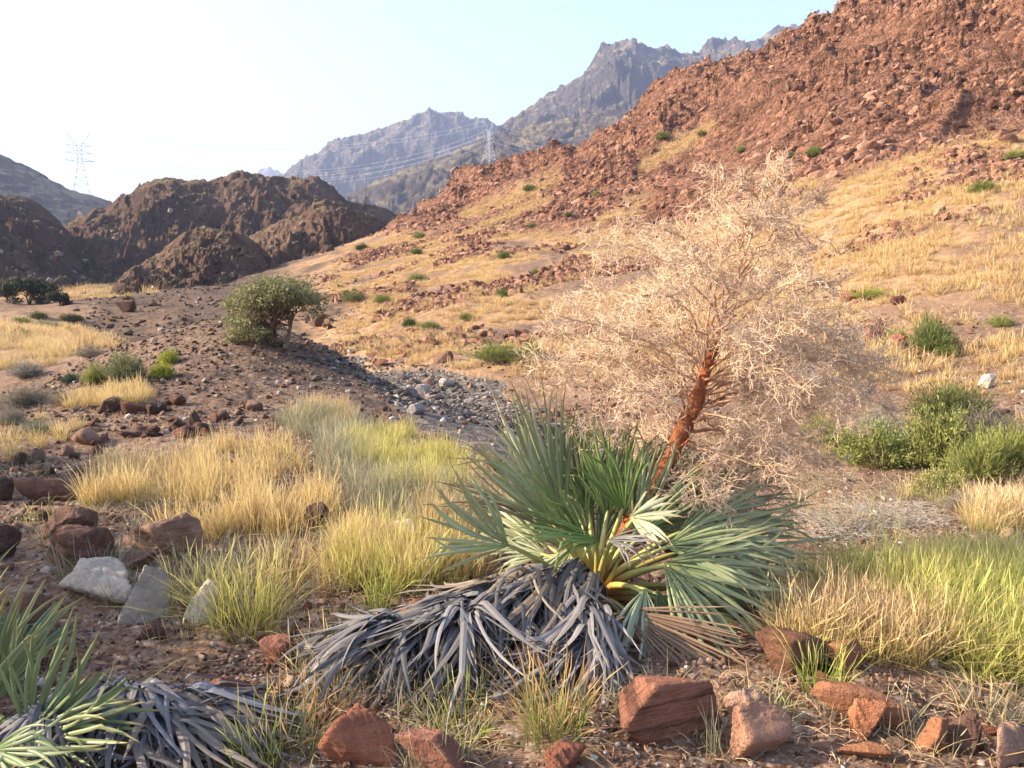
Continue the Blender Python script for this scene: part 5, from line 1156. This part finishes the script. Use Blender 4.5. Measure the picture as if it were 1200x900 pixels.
# ------------------------------------------------------------------ pylons and power lines
M_STEEL = N('galvanised_steel'); M_STEEL = M_STEEL.done((.62, .64, .66, 1), .5, None, .4)
def pylon(u, vtop, hpx, Y, label, rz, nm='transmission_tower'):
    top = at(u, vtop, Y); H = hpx * Y / F / CP; base = top - np.array([0, 0, H])
    t = empty(nm, base, label=label, cat='pylon'); t.rotation_euler = (0, 0, rz); k = H / 45
    Rm = np.array(Matrix.Rotation(rz, 3, 'Z')); r0, r1 = 6.2 * k, 1.3 * k; hw = 36 * k; rb = .12 * k
    q = lambda sx, sy, z: np.array([sx * (r0 + (r1 - r0) * min(z / (hw * .72), 1)), sy * (r0 + (r1 - r0) * min(z / (hw * .72), 1)), z])
    C4 = [(-1, -1), (1, -1), (1, 1), (-1, 1)]
    for c in C4:
        T = Tubes(); T.add([q(*c, -4 * k)] + [q(*c, z) for z in np.linspace(0, hw * .72, 4)] + [q(*c, hw)], rb * 1.4, 4); link('leg', T.mesh('leg', M_STEEL), t)
    T = Tubes(); zs = np.concatenate([np.linspace(5 * k, hw * .72, 6), np.linspace(hw * .72, hw, 5)[1:]])
    for i in range(len(zs) - 1):
        for j in range(4):
            a, b = C4[j], C4[(j + 1) % 4]; T.add([q(*a, zs[i]), q(*b, zs[i + 1])], rb * .7, 3); T.add([q(*b, zs[i]), q(*a, zs[i + 1])], rb * .7, 3); T.add([q(*a, zs[i]), q(*b, zs[i])], rb * .7, 3)
    link('bracing', T.mesh('bracing', M_STEEL), t); arms = []
    for z, ln in ((.60 * 45 * k, 8.2 * k), (.70 * 45 * k, 7.4 * k), (.80 * 45 * k, 6.8 * k)):
        T = Tubes()
        for sx in (-1, 1):
            e = np.array([sx * ln, 0, z + .3 * k])
            for sy in (-1, 1): T.add([np.array([sx * r1, sy * r1, z]), e], rb, 4); T.add([np.array([sx * r1, sy * r1, z + 2 * k]), e], rb * .8, 3)
            for f in (.3, .6): T.add([np.array([sx * (r1 + (ln - r1) * f), 0, z + .2 * k]), np.array([sx * (r1 + (ln - r1) * f), 0, z + 2 * k * (1 - f)])], rb * .7, 3)
            T.add([e, e - (0, 0, 2.2 * k)], rb * 1.1, 5); arms.append(base + Rm @ (e - (0, 0, 2.2 * k)))
        link('cross_arm', T.mesh('cross_arm', M_STEEL), t)
    for sx in (-1, 1):
        T = Tubes(); e = np.array([sx * 7 * k, 0, H])
        for sy in (-1, 1): T.add([np.array([sx * r1 * .6, sy * r1, hw]), e], rb, 4); T.add([np.array([sx * 2.6 * k, sy * r1 * .6, hw + 1.0 * k]), e], rb * .8, 3)
        for f in (.3, .55, .8): T.add([np.array([sx * (r1 * .6 + (7 * k - r1 * .6) * f), r1 * (1 - f), hw + (H - hw) * f]), np.array([sx * (r1 + (7 * k - r1) * f), -r1 * (1 - f), hw + (H - hw) * f])], rb * .7, 3)
        link('peak_horn', T.mesh('peak_horn', M_STEEL), t); arms.append(base + Rm @ e)
    return arms
A1 = pylon(91, 153, 84, 560, 'tall pale lattice pylon standing on the bluish slope against the white sky', .5)
A2 = pylon(573, 143, 46, 760, 'smaller lattice pylon rising behind the shoulder of the red hill', .9)
def wires():
    M = N('wire_metal').done((.72, .72, .73, 1), .5, None, .3)
    for i in range(8):
        a, b = A1[i], A2[i]; s = np.linspace(0, 1, 40)[:, None]; P = a + (b - a) * s; P[:, 2] -= (4 * s[:, 0] * (1 - s[:, 0])) * (26 if i < 6 else 18)
        T = Tubes(); T.add(P, .10, 3); o = link('power_line', T.mesh('power_line', M, a), loc=a)
        put(o, ['lowest near', 'lowest far', 'middle near', 'middle far', 'upper near', 'upper far', 'thin near earth', 'thin far earth'][i] + ' cable sagging between the two lattice pylons', 'power line', 'cables strung between the pylons')
        c = b + (b - a) * np.array([.5, .9, 0]) + np.array([0, 0, 20]); P = b + (c - b) * s; P[:, 2] -= 4 * s[:, 0] * (1 - s[:, 0]) * 10
        T = Tubes(); T.add(P, .10, 3); o = link('power_line', T.mesh('power_line', M, b), loc=b)
        put(o, ['lowest near', 'lowest far', 'middle near', 'middle far', 'upper near', 'upper far', 'thin near earth', 'thin far earth'][i] + ' cable leaving the smaller pylon behind the red hill', 'power line', 'cables running on behind the red hill')
wires()

# ------------------------------------------------------------------ the air of the valley
def haze():
    x0, x1, y0, y1, z0, z1 = -9500, 9500, -9500, 9500, -8, 1100
    V = [(x0, y0, z0), (x1, y0, z0), (x1, y1, z0), (x0, y1, z0), (x0, y0, z1), (x1, y0, z1), (x1, y1, z1), (x0, y1, z1)]
    Fc = np.array([[0, 3, 2, 1], [4, 5, 6, 7], [0, 1, 5, 4], [1, 2, 6, 5], [2, 3, 7, 6], [3, 0, 4, 7]])
    m = bpy.data.materials.new('haze_air'); m.use_nodes = True; t = m.node_tree; t.nodes.clear()
    o = t.nodes.new('ShaderNodeOutputMaterial'); pv = t.nodes.new('ShaderNodeVolumePrincipled')
    pv.inputs['Color'].default_value = (.52, .64, 1, 1); pv.inputs['Density'].default_value = 0.00021
    pv.inputs['Anisotropy'].default_value = 0.2
    t.links.new(pv.outputs[0], o.inputs['Volume'])
    put(link('haze', mesh_data('haze', V, [Fc], m, smooth=False)), 'thin pale blue haze filling the air of the valley', 'haze', kind='stuff')
haze()
